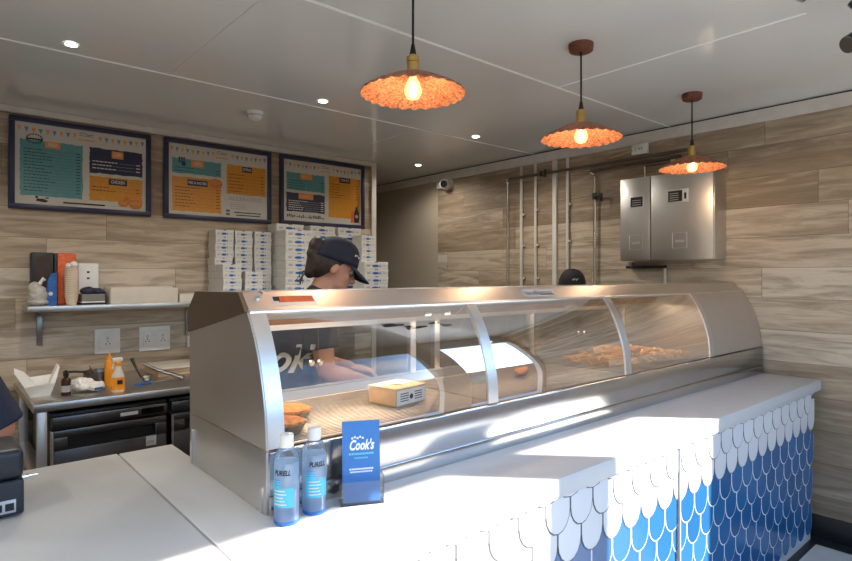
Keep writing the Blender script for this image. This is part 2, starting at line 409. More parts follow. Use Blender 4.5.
# fish scale cladding
def scale_shape(x, zt, w, h, y, n=8):
    """U shaped scale hanging from zt: straight sides then a round tip"""
    r = w / 2; pts = [(x - r, y, zt), ]
    zc = zt - h + r * 1.12
    for k in range(n + 1):
        a = PI + PI * k / n
        pts.append((x + r * math.cos(a), y, zc + 1.12 * r * math.sin(a)))
    pts.append((x + r, y, zt)); return pts
tw, tp = 0.1215, 0.1005
b = MB(); NR = 9
for r in range(NR):
    tip = 0.842 - tp * r
    yb = YC + 0.036 - 0.0022 * (NR - r) - 0.001
    white = r < 3; x = 3.862 - tw / 2 - (tw / 2 if r % 2 else 0)
    while x > -0.85:
        zt = min(0.862, tip + tp * 1.75); h = zt - tip
        if h > 0.08 or r == 0:
            hh = max(h, 0.022)
            # grout backing then the tile itself
            b.prism(scale_shape(x, zt, tw, max(hh, tw * 0.57), yb)[::-1] if h >= tw * 0.57 else
                    [(x - tw * 0.4, yb, zt), (x - tw * 0.28, yb, tip + 0.006), (x, yb, tip), (x + tw * 0.28, yb, tip + 0.006), (x + tw * 0.4, yb, zt)],
                    (0, 0.002, 0), 'grout_grey' if white else 'grout_white')
            g = 0.0042 if white else 0.0046
            pts = scale_shape(x, zt, tw - 2 * g, max(hh, tw * 0.57) - g, yb - 0.0007) if h >= tw * 0.57 else \
                [(x - tw * 0.36, yb - .0007, zt), (x - tw * 0.25, yb - .0007, tip + 0.009), (x, yb - .0007, tip + 0.003), (x + tw * 0.25, yb - .0007, tip + 0.009), (x + tw * 0.36, yb - .0007, zt)]
            b.prism(pts[::-1], (0, 0.0026, 0), 'tile_white' if white else 'tile_blue')
        x -= tw
b.build('scale_tiles', ctr, smooth=20)
b = MB(); b.box((2.198, YC + 0.011, 0.0), (2.204, YC + 0.03, 0.858), 'white_trim'); b.build('joint_strip', ctr)

# ------------------------------------------------------------------ heated fish range
RX0, RX1, RYF, RYB = 0.64, 3.92, 1.345, 1.912
rng = thing('heated_display_range', 'long stainless steel heated food range with curved glass front', 'food display', (2.28, 1.62, CT))
PROF = [(1.356, 1.083), (1.358, 1.13), (1.364, 1.18), (1.374, 1.225), (1.388, 1.27), (1.405, 1.315), (1.425, 1.356), (1.449, 1.396), (1.475, 1.428)]
b = MB()   # plinth and base box
b.box((RX0 + 0.006, RYF - 0.004, CT), (RX1, RYB, 0.968), 'mirror_steel', 0.002)
b.build('plinth', rng)
b = MB(); b.box((RX0 + 0.005, RYF, 0.968), (RX1, RYF + 0.02, 1.078), 'mirror_steel', 0.003); b.build('front_panel', rng)
b = MB(); b.box((RX0, RYF + 0.01, CT), (RX0 + 0.012, RYB, 1.078), 'steel', 0.002)
b.box((RX0 - 0.004, 1.885, CT + 0.0), (RX0 + 0.001, 1.895, 1.03), 'chrome'); b.box((RX0 - 0.004, 1.372, CT), (RX0 + 0.001, 1.382, 0.985), 'chrome')
b.build('lower_side_panel', rng)
b = MB()
side = [(RX0, y, z) for y, z in PROF] + [(RX0, RYB - 0.002, 1.343), (RX0, RYB - 0.002, 1.081), ]
b.prism(side, (0.012, 0, 0), 'steel'); b.build('side_panel', rng)
b = MB(); b.box((RX0 + 0.012, RYF + 0.02, 0.97), (RX1, RYB - 0.03, 1.045), 'deck'); b.build('deck', rng)
b = MB()   # canopy: end cap, sloped fascia, top, lip
cap_y = [(1.468, 1.424), (1.514, 1.476), (1.845, 1.472), (1.918, 1.405), (1.912, 1.34)]
b.prism([(RX0 - 0.006, y, z) for y, z in cap_y], (0.012, 0, 0), 'bronze'); b.build('end_cap', rng)
b = MB()
b.strip([(RX0 + 0.006, 1.468, 1.426), (RX1, 1.468, 1.426)], [(RX0 + 0.006, 1.514, 1.476), (RX1, 1.514, 1.476)], 'steel_h')
b.strip([(RX0 + 0.006, 1.514, 1.476), (RX1, 1.514, 1.476)], [(RX0 + 0.006, 1.845, 1.472), (RX1, 1.845, 1.472)], 'steel_h')
b.strip([(RX0 + 0.006, 1.845, 1.472), (RX1, 1.845, 1.472)], [(RX0 + 0.006, 1.915, 1.405), (RX1, 1.915, 1.405)], 'steel_h')
b.strip([(RX0 + 0.006, 1.915, 1.405), (RX1, 1.915, 1.405)], [(RX0 + 0.006, 1.905, 1.355), (RX1, 1.905, 1.355)], 'steel_h')
b.strip([(RX0 + 0.006, 1.905, 1.355), (RX1, 1.905, 1.355)], [(RX0 + 0.006, 1.50, 1.428), (RX1, 1.50, 1.428)], 'steel_h')
b.strip([(RX0 + 0.006, 1.50, 1.428), (RX1, 1.50, 1.428)], [(RX0 + 0.006, 1.468, 1.426), (RX1, 1.468, 1.426)], 'steel_h')
bmesh.ops.remove_doubles(b.bm, verts=b.bm.verts, dist=0.0005); b.fixn = False
can = b.build('canopy', rng, smooth=15)
b = MB(); b.cyl((RX0 + 0.006, 1.467, 1.424), (RX1, 1.467, 1.424), 0.0055, 'rib_steel', 10); b.build('lip', rng)
b = MB(); b.cyl((0.69, 1.502, 1.467), (0.69, 1.495, 1.475), 0.006, 'chrome', 10); b.build('screw', can)
# glass bays and ribs
RIBX = [RX0 + 0.004, 1.452, 2.335, 3.19]; RW = 0.046
def curved(x0, x1, off):
    P = []
    for i, (y, z) in enumerate(PROF):
        a, c = PROF[max(0, i - 1)], PROF[min(len(PROF) - 1, i + 1)]; ny, nz = -(c[1] - a[1]), (c[0] - a[0]); L = math.hypot(ny, nz)
        P.append((y + off * ny / L, z + off * nz / L))
    return [(x0, y, z) for y, z in P], [(x1, y, z) for y, z in P]
for x in RIBX:
    b = MB(); a, c = curved(x, x + RW, 0.004); a2, c2 = curved(x, x + RW, -0.008)
    b.strip(a, c, 'rib_steel'); b.strip(a2, c2, 'rib_steel'); b.strip(a, a2, 'rib_steel'); b.strip(c, c2, 'rib_steel')
    bmesh.ops.remove_doubles(b.bm, verts=b.bm.verts, dist=0.0004); b.build('rib', rng, smooth=25)
for i in range(3):
    b = MB(); a, c = curved(RIBX[i] + RW - 0.004, RIBX[i + 1] + 0.004, 0.0); b.strip(a, c, 'glass'); b.build('glass_panel', rng, smooth=60)
b = MB(); a, c = curved(RIBX[3] + RW, RX1, 0.002); b.strip(a, c, 'steel'); b.build('curved_end_panel', rng, smooth=60)
b = MB(); b.prism([(RX1 - 0.012, y, z) for y, z in PROF] + [(RX1 - 0.012, RYB, 1.343), (RX1 - 0.012, RYB, 1.081)], (0.012, 0, 0), 'steel'); b.build('side_panel', rng)
b = MB(); b.prism([(3.225, y + 0.01, z - 0.004) for y, z in PROF] + [(3.225, 1.88, 1.35), (3.225, 1.88, 1.06)], (0.006, 0, 0), 'steel'); b.build('divider', rng)
b = MB(); b.prism([(2.353, y + 0.012, z - 0.006) for y, z in PROF] + [(2.353, 1.86, 1.35), (2.353, 1.86, 1.06)], (0.004, 0, 0), 'rear_glass'); b.build('glass_divider', rng)
# rear frame with sliding doors
YR = 1.884
b = MB(); b.box((RX0 + 0.012, YR - 0.012, 1.328), (3.22, YR + 0.016, 1.358), 'rib_steel', 0.002)
b.box((RX0 + 0.012, YR - 0.014, 1.045), (3.22, YR + 0.02, 1.085), 'steel_h', 0.002)
for x in (1.53, 1.665, 2.315, 3.19): b.box((x, YR - 0.012, 1.08), (x + 0.03, YR + 0.016, 1.33), 'rib_steel', 0.002)
b.build('rear_frame', rng)
for x0, x1, yy in ((0.66, 1.10, 0.006), (1.07, 1.53, -0.004), (1.70, 2.02, 0.006), (2.0, 2.31, -0.004), (2.35, 2.78, 0.006), (2.76, 3.19, -0.004)):
    b = MB(); b.box((x0, YR + yy - 0.002, 1.085), (x1, YR + yy + 0.002, 1.328), 'rear_glass'); d = b.build('sliding_door', rng)
    kx = x1 - 0.03 if yy > 0 else x0 + 0.03
    if x0 == 1.70 : continue
    b = MB(); b.lathe([(0.004, 0), (0.013, 0.001), (0.014, 0.006), (0.008, 0.011), (0.003, 0.011)], (0, 0, 0), 'chrome', 16)
    b.bm.transform(Matrix.Translation((kx, YR + yy - 0.003, 1.202)) @ Matrix.Rotation(PI / 2, 4, 'X')); b.build('knob', d)
# inner upstand, wire racks, heat tubes added to light the racks
b = MB(); b.box((0.66, 1.835, 1.05), (3.21, 1.845, 1.118), 'satin'); b.box((0.66, 1.836, 1.112), (3.21, 1.88, 1.118), 'satin'); b.build('upstand', rng)
for x0, x1 in ((0.66, 1.47), (1.485, 2.345), (2.37, 3.21)):
    b = MB()
    y = 1.375
    while y < 1.835:
        b.cyl((x0, y, 1.083), (x1, y, 1.083), 0.0022, 'wire', 5); y += 0.0145
    x = x0 + 0.004
    while x < x1:
        b.cyl((x, 1.372, 1.0785), (x, 1.835, 1.0785), 0.0022, 'wire', 5); x += 0.048
    for yy in (1.372, 1.834): b.cyl((x0, yy, 1.081), (x1, yy, 1.081), 0.004, 'wire', 6)
    b.build('wire_rack', rng)
for x0, x1 in ((0.72, 1.42), (1.55, 2.28), (2.45, 3.14)):
    b = MB(); b.cyl((x0, 1.66, 1.376), (x1, 1.66, 1.376), 0.009, 'fill_glow', 10); b.cyl((x0 - 0.03, 1.66, 1.376), (x0, 1.66, 1.376), 0.012, 'chrome', 10); b.cyl((x1, 1.66, 1.376), (x1 + 0.03, 1.66, 1.376), 0.012, 'chrome', 10)
    b.build('added_fill_tube', rng)
    L = bpy.data.lights.new('canopy_fill_light', 'AREA'); L.energy = 1.7; L.color = (1.0, 0.74, 0.50); L.shape = 'RECTANGLE'; L.size = x1 - x0; L.size_y = 0.06; L.specular_factor = 0.0  # area light added under the canopy to brighten the racks
    lo = bpy.data.objects.new('canopy_fill_light', L); C.objects.link(lo); lo.parent = rng; lo.location = Vector(((x0 + x1) / 2, 1.66, 1.362)) - rng.location
# stickers on the fascia
def fascia_mtx(x, t):   # frame on the sloped fascia: local x along range, y up the slope
    n = Vector((0, -0.05, 0.046)).normalized(); up = Vector((0, 0.046, 0.05)).normalized()
    p = Vector((x, 1.468 + 0.046 * t, 1.426 + 0.05 * t)) + n * 0.0008
    return Matrix(((1, up.x, n.x, p.x), (0, up.y, n.y, p.y), (0, up.z, n.z, p.z), (0, 0, 0, 1)))
def panel_on(b, mtx, x0, y0, x1, y1, m, z=0.0): b.poly([mtx @ Vector((x0, y0, z)), mtx @ Vector((x1, y0, z)), mtx @ Vector((x1, y1, z)), mtx @ Vector((x0, y1, z))], m)
M['orange_print'] = mat('orange_print', (214, 92, 36), 0.5, var=0.2, vscale=60); M['ink'] = mat('black_ink', (26, 26, 30), 0.6)
M['silver'] = mat('silver_label', (196, 196, 196), 0.35, 0.3)
b = MB(); b.fixn = False; mt = fascia_mtx(0.79, 0.5)
panel_on(b, mt, -0.068, -0.019, 0.068, 0.019, 'silver'); panel_on(b, mt, -0.05, -0.007, 0.062, 0.015, 'orange_print', 0.0004)
panel_on(b, mt, -0.064, -0.002, -0.045, 0.014, 'ink', 0.0006)
b.build('badge', can)
b = MB(); b.fixn = False; mt = fascia_mtx(1.90, 0.5)
panel_on(b, mt, -0.10, -0.020, 0.10, 0.020, 'silver')
for k in range(14):
    x = -0.09 + k * 0.0125; panel_on(b, mt, x, random.uniform(-0.012, -0.004), x + random.uniform(0.004, 0.008), random.uniform(0.004, 0.013), 'ink', 0.0004)
panel_on(b, mt, 0.0, -0.012, 0.09, -0.007, 'ink', 0.0005)
b.build('badge', can)

# food and a carton on the racks
M['batter'] = mat('golden_batter', (206, 134, 78), 0.6, var=0.35, vscale=70, bump=0.5); M['foil'] = mat('foil', (0.75, 0.74, 0.72), 0.3, 1.0, 0.1, 40, 0.3)
M['kraft'] = mat('kraft_card', (204, 176, 144), 0.75, var=0.08, vscale=25)
RK = 1.0855
for (x, y, r, lab) in ((0.83, 1.60, 0.068, 'orange breadcrumbed pie in a foil dish at the back of the rack'), (0.752, 1.470, 0.056, 'orange breadcrumbed pie in a foil dish beside the curved glass')):
    t = thing('foil_pie', lab, 'pie', (x, y, RK), group='pies on the wire rack')
    b = MB(); b.lathe([(r * 0.78, 0.0), (r * 0.80, 0.002), (r, 0.028), (r * 1.05, 0.029), (r * 1.03, 0.026), (r * 0.82, 0.006), (0.01, 0.006)], (x, y, RK), 'foil', 28, lambda a, i, rr, z: (rr * (1 + 0.012 * math.sin(20 * a)), z)); b.build('foil_dish', t)
    b = MB(); b.lathe([(r * 0.86, 0.010), (r * 0.97, 0.027), (r * 0.92, 0.034), (r * 0.6, 0.039), (0.005, 0.040)], (x, y, RK), 'batter', 28, lambda a, i, rr, z: (rr * (1 + 0.008 * math.sin(5 * a + i)), z + 0.0012 * math.sin(7 * a + 2 * i))); b.build('crust', t)
t = thing('takeaway_carton', 'brown card takeaway carton with a white printed end on the wire rack', 'box', (1.235, 1.585, RK), math.radians(9))
def local_box(root, name, lo, hi, m, bev=0.0015, smooth=35):
    b = MB(); b.box(lo, hi, m, bev); b.bm.transform(parent_matrix(root)); return b.build(name, root, smooth=smooth)
local_box(t, 'tray', (-0.075, -0.065, 0), (0.075, 0.065, 0.056), 'kraft')
b = MB(); b.prism([(-0.077, -0.067, 0.054), (0.077, -0.067, 0.054), (0.077, 0.067, 0.054), (-0.077, 0.067, 0.054)], (0, 0, 0.005), 'kraft'); b.box((-0.02, -0.02, 0.059), (0.05, 0.03, 0.064), 'paper', 0.002, (0.1, 0.05, 0.4)); b.bm.transform(parent_matrix(t)); b.build('lid', t)
b = MB(); b.fixn = False
b.poly([(-0.072, -0.0658, 0.003), (0.072, -0.0658, 0.003), (0.072, -0.0658, 0.052), (-0.072, -0.0658, 0.052)], 'paper')
for z in (0.014, 0.022, 0.030, 0.038): 
    b.poly([(-0.055, -0.0662, z), (-0.014, -0.0662, z), (-0.014, -0.0662, z + 0.003), (-0.055, -0.0662, z + 0.003)], 'navy'); b.poly([(0.016, -0.0662, z), (0.055, -0.0662, z), (0.055, -0.0662, z + 0.003), (0.016, -0.0662, z + 0.003)], 'navy')
b.poly([(0.009 * math.cos(a), -0.0662, 0.026 + 0.009 * math.sin(a)) for a in [2 * PI * k / 14 for k in range(14)]], 'navy')
b.bm.transform(parent_matrix(t)); b.build('printed_end', t)
M['chip'] = mat('chips', (226, 172, 92), 0.55, var=0.2, vscale=40)
b = MB()
for k in range(260):
    x, y = random.uniform(2.42, 3.16), random.uniform(1.42, 1.78); z = RK + 0.008 + random.uniform(0, 0.045) * (1 - abs(x - 2.8) / 0.5)
    b.box((x - 0.03, y - 0.006, z - 0.006), (x + 0.03, y + 0.006, z + 0.006), 'chip', 0.002, (random.uniform(-.3, .3), random.uniform(-.3, .3), random.uniform(0, PI)), seg=1)
tag(b.build('chips', origin=(2.8, 1.6, RK)), 'golden heap of chips under the right-hand curved glass', 'chips', kind='stuff')
for (x, y, lab) in ((2.62, 1.47, 'battered fish piece lying on the chips by the glass'), (1.95, 1.62, 'battered fish piece lying alone on the middle wire rack')):
    b = MB(); zz = RK + (0.075 if x > 2.3 else 0.022)
    b.lathe([(0.004, -0.07), (0.02, -0.055), (0.03, -0.015), (0.026, 0.03), (0.014, 0.062), (0.003, 0.075)], (0, 0, 0), 'batter', 16, lambda a, i, r, z: (r * (1 + 0.12 * math.sin(3 * a + i)), z))
    b.bm.transform(Matrix.Translation((x, y, zz)) @ Matrix.Rotation(0.5, 4, 'Z') @ Matrix.Scale(0.6, 4, (0, 0, 1)) @ Matrix.Rotation(PI / 2, 4, 'Y')); tag(b.build('battered_fish', origin=(x, y, RK)), lab, 'fish')

# ------------------------------------------------------------------ menu boards
M['poster'] = mat('poster_white', (196, 191, 180), 0.3, var=0.03); M['teal'] = mat('poster_teal', (84, 142, 144), 0.35, var=0.08, vscale=50)
M['mustard'] = mat('poster_mustard', (206, 138, 30), 0.35, var=0.08, vscale=50); M['pnavy'] = mat('poster_navy', (30, 34, 66), 0.35)
M['orange'] = mat('poster_orange', (224, 142, 60), 0.4); M['blueflag'] = mat('poster_blue', (86, 122, 168), 0.4)
M['pale_ink'] = mat('pale_ink', (214, 212, 204), 0.5); M['teal_ink'] = mat('dark_teal_ink', (26, 66, 78), 0.5); M['brown_ink'] = mat('brown_ink', (120, 58, 16), 0.5)
M['bun'] = mat('bread_bun', (196, 112, 52), 0.5, var=0.2, vscale=70); M['cola'] = mat('cola', (62, 36, 30), 0.3); M['grey_ink'] = mat('grey_ink', (160, 160, 158), 0.5)
def menu_board(x0, x1, z0, z1, label, draw):
    t = thing('menu_board', label, 'menu board', ((x0 + x1) / 2, YM, z0), group='menu boards on the back wall')
    W, Hh = x1 - x0, z1 - z0; y = YM - 0.001; fw = 0.032
    b = MB()
    for lo, hi in (((x0, y - 0.028, z0), (x1, y, z0 + fw)), ((x0, y - 0.028, z1 - fw), (x1, y, z1)), ((x0, y - 0.028, z0 + fw), (x0 + fw, y, z1 - fw)), ((x1 - fw, y - 0.028, z0 + fw), (x1, y, z1 - fw))): b.box(lo, hi, 'pnavy', 0.003)
    b.build('frame', t)
    b = MB(); b.fixn = False; py = y - 0.014
    # poster coordinates: u 0..1 left to right, v 0..1 bottom to top
    def P(u, v, k=0): return Vector((x0 + fw + u * (W - 2 * fw), py - 0.0006 * k, z0 + fw + v * (Hh - 2 * fw)))
    def rect(u0, v0, u1, v1, m, k=1): b.poly([P(u0, v0, k), P(u1, v0, k), P(u1, v1, k), P(u0, v1, k)], m)
    def rough(u0, v0, u1, v1, m, k=1):
        n = 16; r = random.Random(int(u0 * 1000 + v0 * 77)); q = lambda s: r.uniform(0, s)
        pts = [P(u0 + (u1 - u0) * i / n, v0 + q(.012), k) for i in range(n)] + [P(u1 - q(.008), v0 + (v1 - v0) * i / n, k) for i in range(n)]
        pts += [P(u1 + (u0 - u1) * i / n, v1 - q(.012), k) for i in range(n)] + [P(u0 + q(.008), v1 + (v0 - v1) * i / n, k) for i in range(n)]
        b.poly(pts, m)
    def disc(u, v, ru, rv, m, k=2, n=18): b.poly([P(u + ru * math.cos(2 * PI * i / n), v + rv * math.sin(2 * PI * i / n), k) for i in range(n)], m)
    def lines(u0, u1, v0, v1, n, m, k=2, price=True):
        r = random.Random(int(u0 * 999 + v0 * 313 + n))
        for i in range(n):
            v = v1 + (v0 - v1) * i / max(1, n - 1); u = u0; e = u0 + (u1 - u0) * r.uniform(0.3, 0.55)
            while u < e:
                w = r.uniform(0.012, 0.032); rect(u, v - 0.005, min(u + w, e), v + 0.007, m, k); u += w + 0.006
            rect(e + 0.01, v - 0.003, u1 - 0.05, v - 0.001, m, k)
            if price: rect(u1 - 0.035, v - 0.005, u1, v + 0.007, m, k)
    def txt(s, u, v, size, m, k=3, width=None, bold=0.0008, shear=0.0):
        p = P(u, v, k); b.text(s, Matrix.Translation(p) @ Matrix.Rotation(PI / 2, 4, 'X'), size, m, 0.0002, shear, bold=bold, width=width)
    rect(0, 0, 1, 1, 'poster', 0)
    cols = ['orange', 'blueflag', 'orange', 'teal', 'orange', 'blueflag']
    for i in range(20):
        u = 0.03 + i * 0.0495
        if 0.44 < u < 0.6: continue
        v = 0.955 - 0.02 * math.sin((u * 2 % 1) * PI); b.poly([P(u - .016, v, 1), P(u, v - 0.065, 1), P(u + .016, v, 1)], cols[i % 6])
    for k in range(8): rect(0.462 + .013 * k, 0.948 + 0.012 * math.sin(k * .9), 0.474 + .013 * k, 0.956 + 0.012 * math.sin(k * .9), 'ink', 1)
    rect(0.46, 0.925, 0.57, 0.930, 'ink', 1); rect(0.45, 0.865, 0.58, 0.880, 'orange', 1)
    draw(rect, rough, disc, lines, txt, P, b)
    b.build('poster', t, smooth=0)
    return t
def draw1(rect, rough, disc, lines, txt, P, b):
    rough(0.03, 0.10, 0.49, 0.80, 'teal'); rough(0.535, 0.46, 0.975, 0.80, 'pnavy'); rough(0.535, 0.10, 0.975, 0.43, 'mustard')
    rect(0.21, 0.715, 0.32, 0.795, 'orange', 2); txt('FISH', 0.265, 0.755, 0.032, 'poster', width=0.05)
    lines(0.06, 0.47, 0.17, 0.68, 14, 'teal_ink')
    for k in range(18): a = 2 * PI * k / 18; rect(0.135 + .055 * math.cos(a) - .006, 0.81 + .055 * math.sin(a) - .008, 0.135 + .055 * math.cos(a) + .006, 0.81 + .055 * math.sin(a) + .008, 'ink', 2)
    rect(0.08, 0.795, 0.19, 0.815, 'ink', 3)
    rect(0.715, 0.68, 0.81, 0.775, 'orange', 2); txt('CHIPS', 0.7625, 0.727, 0.030, 'poster', width=0.05)
    lines(0.56, 0.95, 0.53, 0.62, 3, 'pale_ink')
    rect(0.69, 0.325, 0.84, 0.405, 'pnavy', 2); txt('CHICKEN', 0.765, 0.365, 0.030, 'poster', width=0.085)
    lines(0.56, 0.95, 0.24, 0.285, 2, 'brown_ink')
    disc(0.81, 0.09, 0.045, 0.05, 'bun', 3); disc(0.84, 0.135, 0.028, 0.055, 'bun', 4); disc(0.91, 0.085, 0.06, 0.065, 'bun', 4); disc(0.91, 0.10, 0.05, 0.02, 'mustard', 5); disc(0.81, 0.10, 0.035, 0.018, 'mustard', 5)
    b.poly([P(.145, .045, 2), P(.21, .03, 2), P(.235, .05, 2), P(.20, .075, 2), P(.15, .075, 2)], 'ink'); rect(.14, .08, .16, .105, 'ink', 2); rect(.21, .08, .235, .095, 'ink', 2)
    lines(0.34, 0.92, 0.045, 0.045, 1, 'ink', 2, False); rect(.34, .035, .66, .055, 'ink', 2)
def draw2(rect, rough, disc, lines, txt, P, b):
    rough(0.03, 0.58, 0.51, 0.80, 'teal'); rough(0.03, 0.04, 0.51, 0.54, 'mustard'); rough(0.56, 0.35, 0.985, 0.80, 'mustard')
    rect(0.21, 0.69, 0.335, 0.785, 'orange', 2); txt('KIDS', 0.272, 0.737, 0.034, 'poster', width=0.055)
    lines(0.06, 0.49, 0.62, 0.665, 2, 'teal_ink')
    for k in range(6): disc(0.10 + .022 * (k % 3), 0.75 + .045 * (k // 3), 0.010, 0.024, 'teal_ink', 3, 8)
    disc(.14, .72, .022, .03, 'pnavy', 4, 10)
    rect(0.175, 0.42, 0.37, 0.505, 'pnavy', 2); txt('PIES & PASTIES', 0.272, 0.462, 0.026, 'poster', width=0.13)
    lines(0.06, 0.49, 0.12, 0.385, 7, 'brown_ink'); disc(0.455, 0.48, 0.062, 0.075, 'bun', 3); disc(0.455, 0.50, 0.05, 0.035, 'mustard', 4)
    rect(0.725, 0.70, 0.83, 0.785, 'pnavy', 2); txt('EXTRAS', 0.777, 0.742, 0.028, 'poster', width=0.065)
    lines(0.585, 0.96, 0.40, 0.65, 6, 'brown_ink')
    txt('ALLERGENS', 0.76, 0.285, 0.04, 'grey_ink', width=0.27, bold=0.0); lines(0.6, 0.95, 0.14, 0.20, 3, 'grey_ink', 2, False)
    for k in range(4): disc(.565 + .02 * (k % 2), .05 + .05 * (k // 2), .009, .02, 'ink', 2, 8)
    rect(.64, .075, .93, .090, 'ink', 2); rect(.66, .035, .92, .050, 'ink', 2)
def draw3(rect, rough, disc, lines, txt, P, b):
    rough(0.03, 0.50, 0.51, 0.80, 'teal'); rough(0.03, 0.15, 0.51, 0.47, 'pnavy'); rough(0.555, 0.10, 0.985, 0.82, 'mustard')
    rect(0.20, 0.70, 0.345, 0.79, 'orange', 2); lines(0.22, 0.33, 0.745, 0.745, 1, 'poster', 3, False)
    lines(0.06, 0.49, 0.54, 0.665, 4, 'teal_ink')
    rect(0.18, 0.37, 0.36, 0.465, 'orange', 2); lines(0.20, 0.34, 0.417, 0.417, 1, 'poster', 3, False); lines(0.06, 0.49, 0.19, 0.33, 5, 'pale_ink')
    rect(0.70, 0.72, 0.845, 0.81, 'ink', 2); txt('DRINKS', 0.772, 0.765, 0.030, 'poster', width=0.085)
    lines(0.58, 0.96, 0.45, 0.68, 6, 'brown_ink')
    for (u, w, h, m) in ((0.875, 0.020, 0.22, 'orange_print'), (0.935, 0.036, 0.28, 'cola')):
        b.poly([P(u - w, .04, 3), P(u + w, .04, 3), P(u + w, .04 + h * .65, 3), P(u + w * .4, .04 + h * .85, 3), P(u + w * .4, .04 + h, 3), P(u - w * .4, .04 + h, 3), P(u - w * .4, .04 + h * .85, 3), P(u - w, .04 + h * .65, 3)], m)
    disc(.935, .15, .022, .03, 'grey_ink', 4)
    r = random.Random(5)
    for k in range(22): u = .04 + k * .021; rect(u, .05 + r.uniform(0, .02), u + .013, .075 + r.uniform(0, .04), 'ink', 2)
menu_board(0.37, 1.183, 1.937, 2.508, 'navy framed menu board with one large teal panel, hung leftmost', draw1)
menu_board(1.27, 2.089, 1.937, 2.512, 'navy framed menu board with two mustard panels and a small teal one', draw2)
menu_board(2.167, 2.995, 1.945, 2.514, 'navy framed menu board with a tall mustard panel picturing drink bottles', draw3)

# ------------------------------------------------------------------ carton storage unit and fish boxes
SZ = 1.40
t = thing('storage_shelf', 'steel shelf unit carrying the stacks of white fish boxes', 'shelf', (2.2, 4.08, 0))
b = MB(); b.box((1.5, 3.77, SZ - 0.03), (3.0, 4.345, SZ), 'steel_h', 0.003); b.build('shelf_board', t)
for x in (1.55, 2.25, 2.93):
    b = MB(); b.box((x, 4.33, SZ - 0.30), (x + 0.03, 4.349, SZ - 0.03), 'dark_steel', 0.002); b.prism([(x, 4.34, SZ - 0.28), (x, 4.34, SZ - 0.03), (x, 3.80, SZ - 0.03), (x, 3.80, SZ - 0.05)], (0.03, 0, 0), 'dark_steel'); b.build('bracket', t)
M['carton'] = mat('white_carton', (206, 203, 196), 0.65, var=0.04, vscale=30); M['fish_blue'] = mat('fish_blue_print', (30, 92, 158), 0.6); M['carton_grey'] = mat('carton_edge', (120, 116, 110), 0.7)
def fish_box_mesh(w, d, h):
    b = MB(); e = 0.0012
    b.box((0.002, 0.002, 0), (w - 0.002, d - 0.002, h * 0.80), 'carton', 0.001, seg=1)            # tray
    b.box((0, 0, h * 0.62), (w, d, h - 0.0015), 'carton', 0.0015, seg=1)                          # lid
    b.box((w * 0.42, -0.0008, h * 0.86), (w * 0.56, 0.004, h - 0.0012), 'carton_grey')              # tuck slot
    n = 14; cx, cz = w * 0.46, h * 0.42; a_, b_ = w * 0.135, h * 0.17; y = -0.0012
    body = [(cx + a_ * math.cos(2 * PI * k / n), y, cz + b_ * math.sin(2 * PI * k / n)) for k in range(n)]
    b.prism(body, (0, 0.003, 0), 'fish_blue')
    b.prism([(cx + a_ * 0.9, y, cz), (cx + a_ * 1.7, y, cz + b_ * 0.9), (cx + a_ * 1.45, y, cz), (cx + a_ * 1.7, y, cz - b_ * 0.9)], (0, 0.003, 0), 'fish_blue')
    for k in (0, 1, 2): b.box((w * 0.10, -0.0006, h * (0.32 + 0.1 * k)), (w * 0.24, 0.003, h * (0.35 + 0.1 * k)), 'carton_grey')
    for k in (0, 1): b.box((w * 0.76, -0.0006, h * (0.36 + 0.1 * k)), (w * 0.9, 0.003, h * (0.39 + 0.1 * k)), 'carton_grey')
    return b
small = fish_box_mesh(0.138, 0.142, 0.0508).build('fish_box', origin=(0, 0, 0), smooth=0)
large = fish_box_mesh(0.236, 0.163, 0.0585).build('fish_box', origin=(0, 0, 0), smooth=0)
ORD = ['topmost', 'second', 'third', 'fourth', 'fifth', 'sixth', 'seventh', 'eighth', 'ninth', 'tenth']
used = set()
def stack(proto, x, y, n, h, desc, grp):
    for k in range(n):
        o = proto if proto not in used else proto.copy()
        if proto in used: C.objects.link(o)
        used.add(proto)
        o.location = (x + random.uniform(-0.004, 0.004), y + random.uniform(-0.003, 0.003), SZ + 0.0006 + k * (h + 0.0004)); o.rotation_euler = (0, 0, random.uniform(-0.02, 0.02))
        i = n - 1 - k
        nm = ('topmost' if i == 0 else ORD[i] + ' from top')
        tag(o, 'white fish box, %s, %s' % (nm, desc), 'box', grp)
g1, g2 = 'small fish boxes stacked on the left', 'large fish boxes stacked behind the worker'
stack(small, 1.585, 4.195, 9, 0.0508, 'leftmost tall stack by the wall', g1)
stack(small, 1.735, 4.195, 9, 0.0508, 'middle of three small tall stacks', g1)
stack(small, 1.885, 4.19, 9, 0.0508, 'small tall stack next to large boxes', g1)
stack(small, 1.585, 4.04, 4, 0.0508, 'low front stack at far left', g1)
stack(small, 1.748, 4.04, 3, 0.0508, 'lowest front stack, three boxes high', g1)
stack(large, 2.03, 3.965, 8, 0.0585, 'large front stack left of the worker', g2)
stack(large, 2.045, 4.145, 9, 0.0585, 'large back stack left of the worker', g2)
stack(large, 2.345, 4.145, 9, 0.0585, 'large tall stack behind the cap', g2)
stack(large, 2.605, 4.145, 9, 0.0585, 'large tall stack under the drinks menu', g2)
stack(small, 2.73, 3.985, 9, 0.0508, 'narrow stack right of the cap', g2)
stack(large, 2.63, 3.80, 4, 0.0585, 'low front stack right of cap peak', g2)

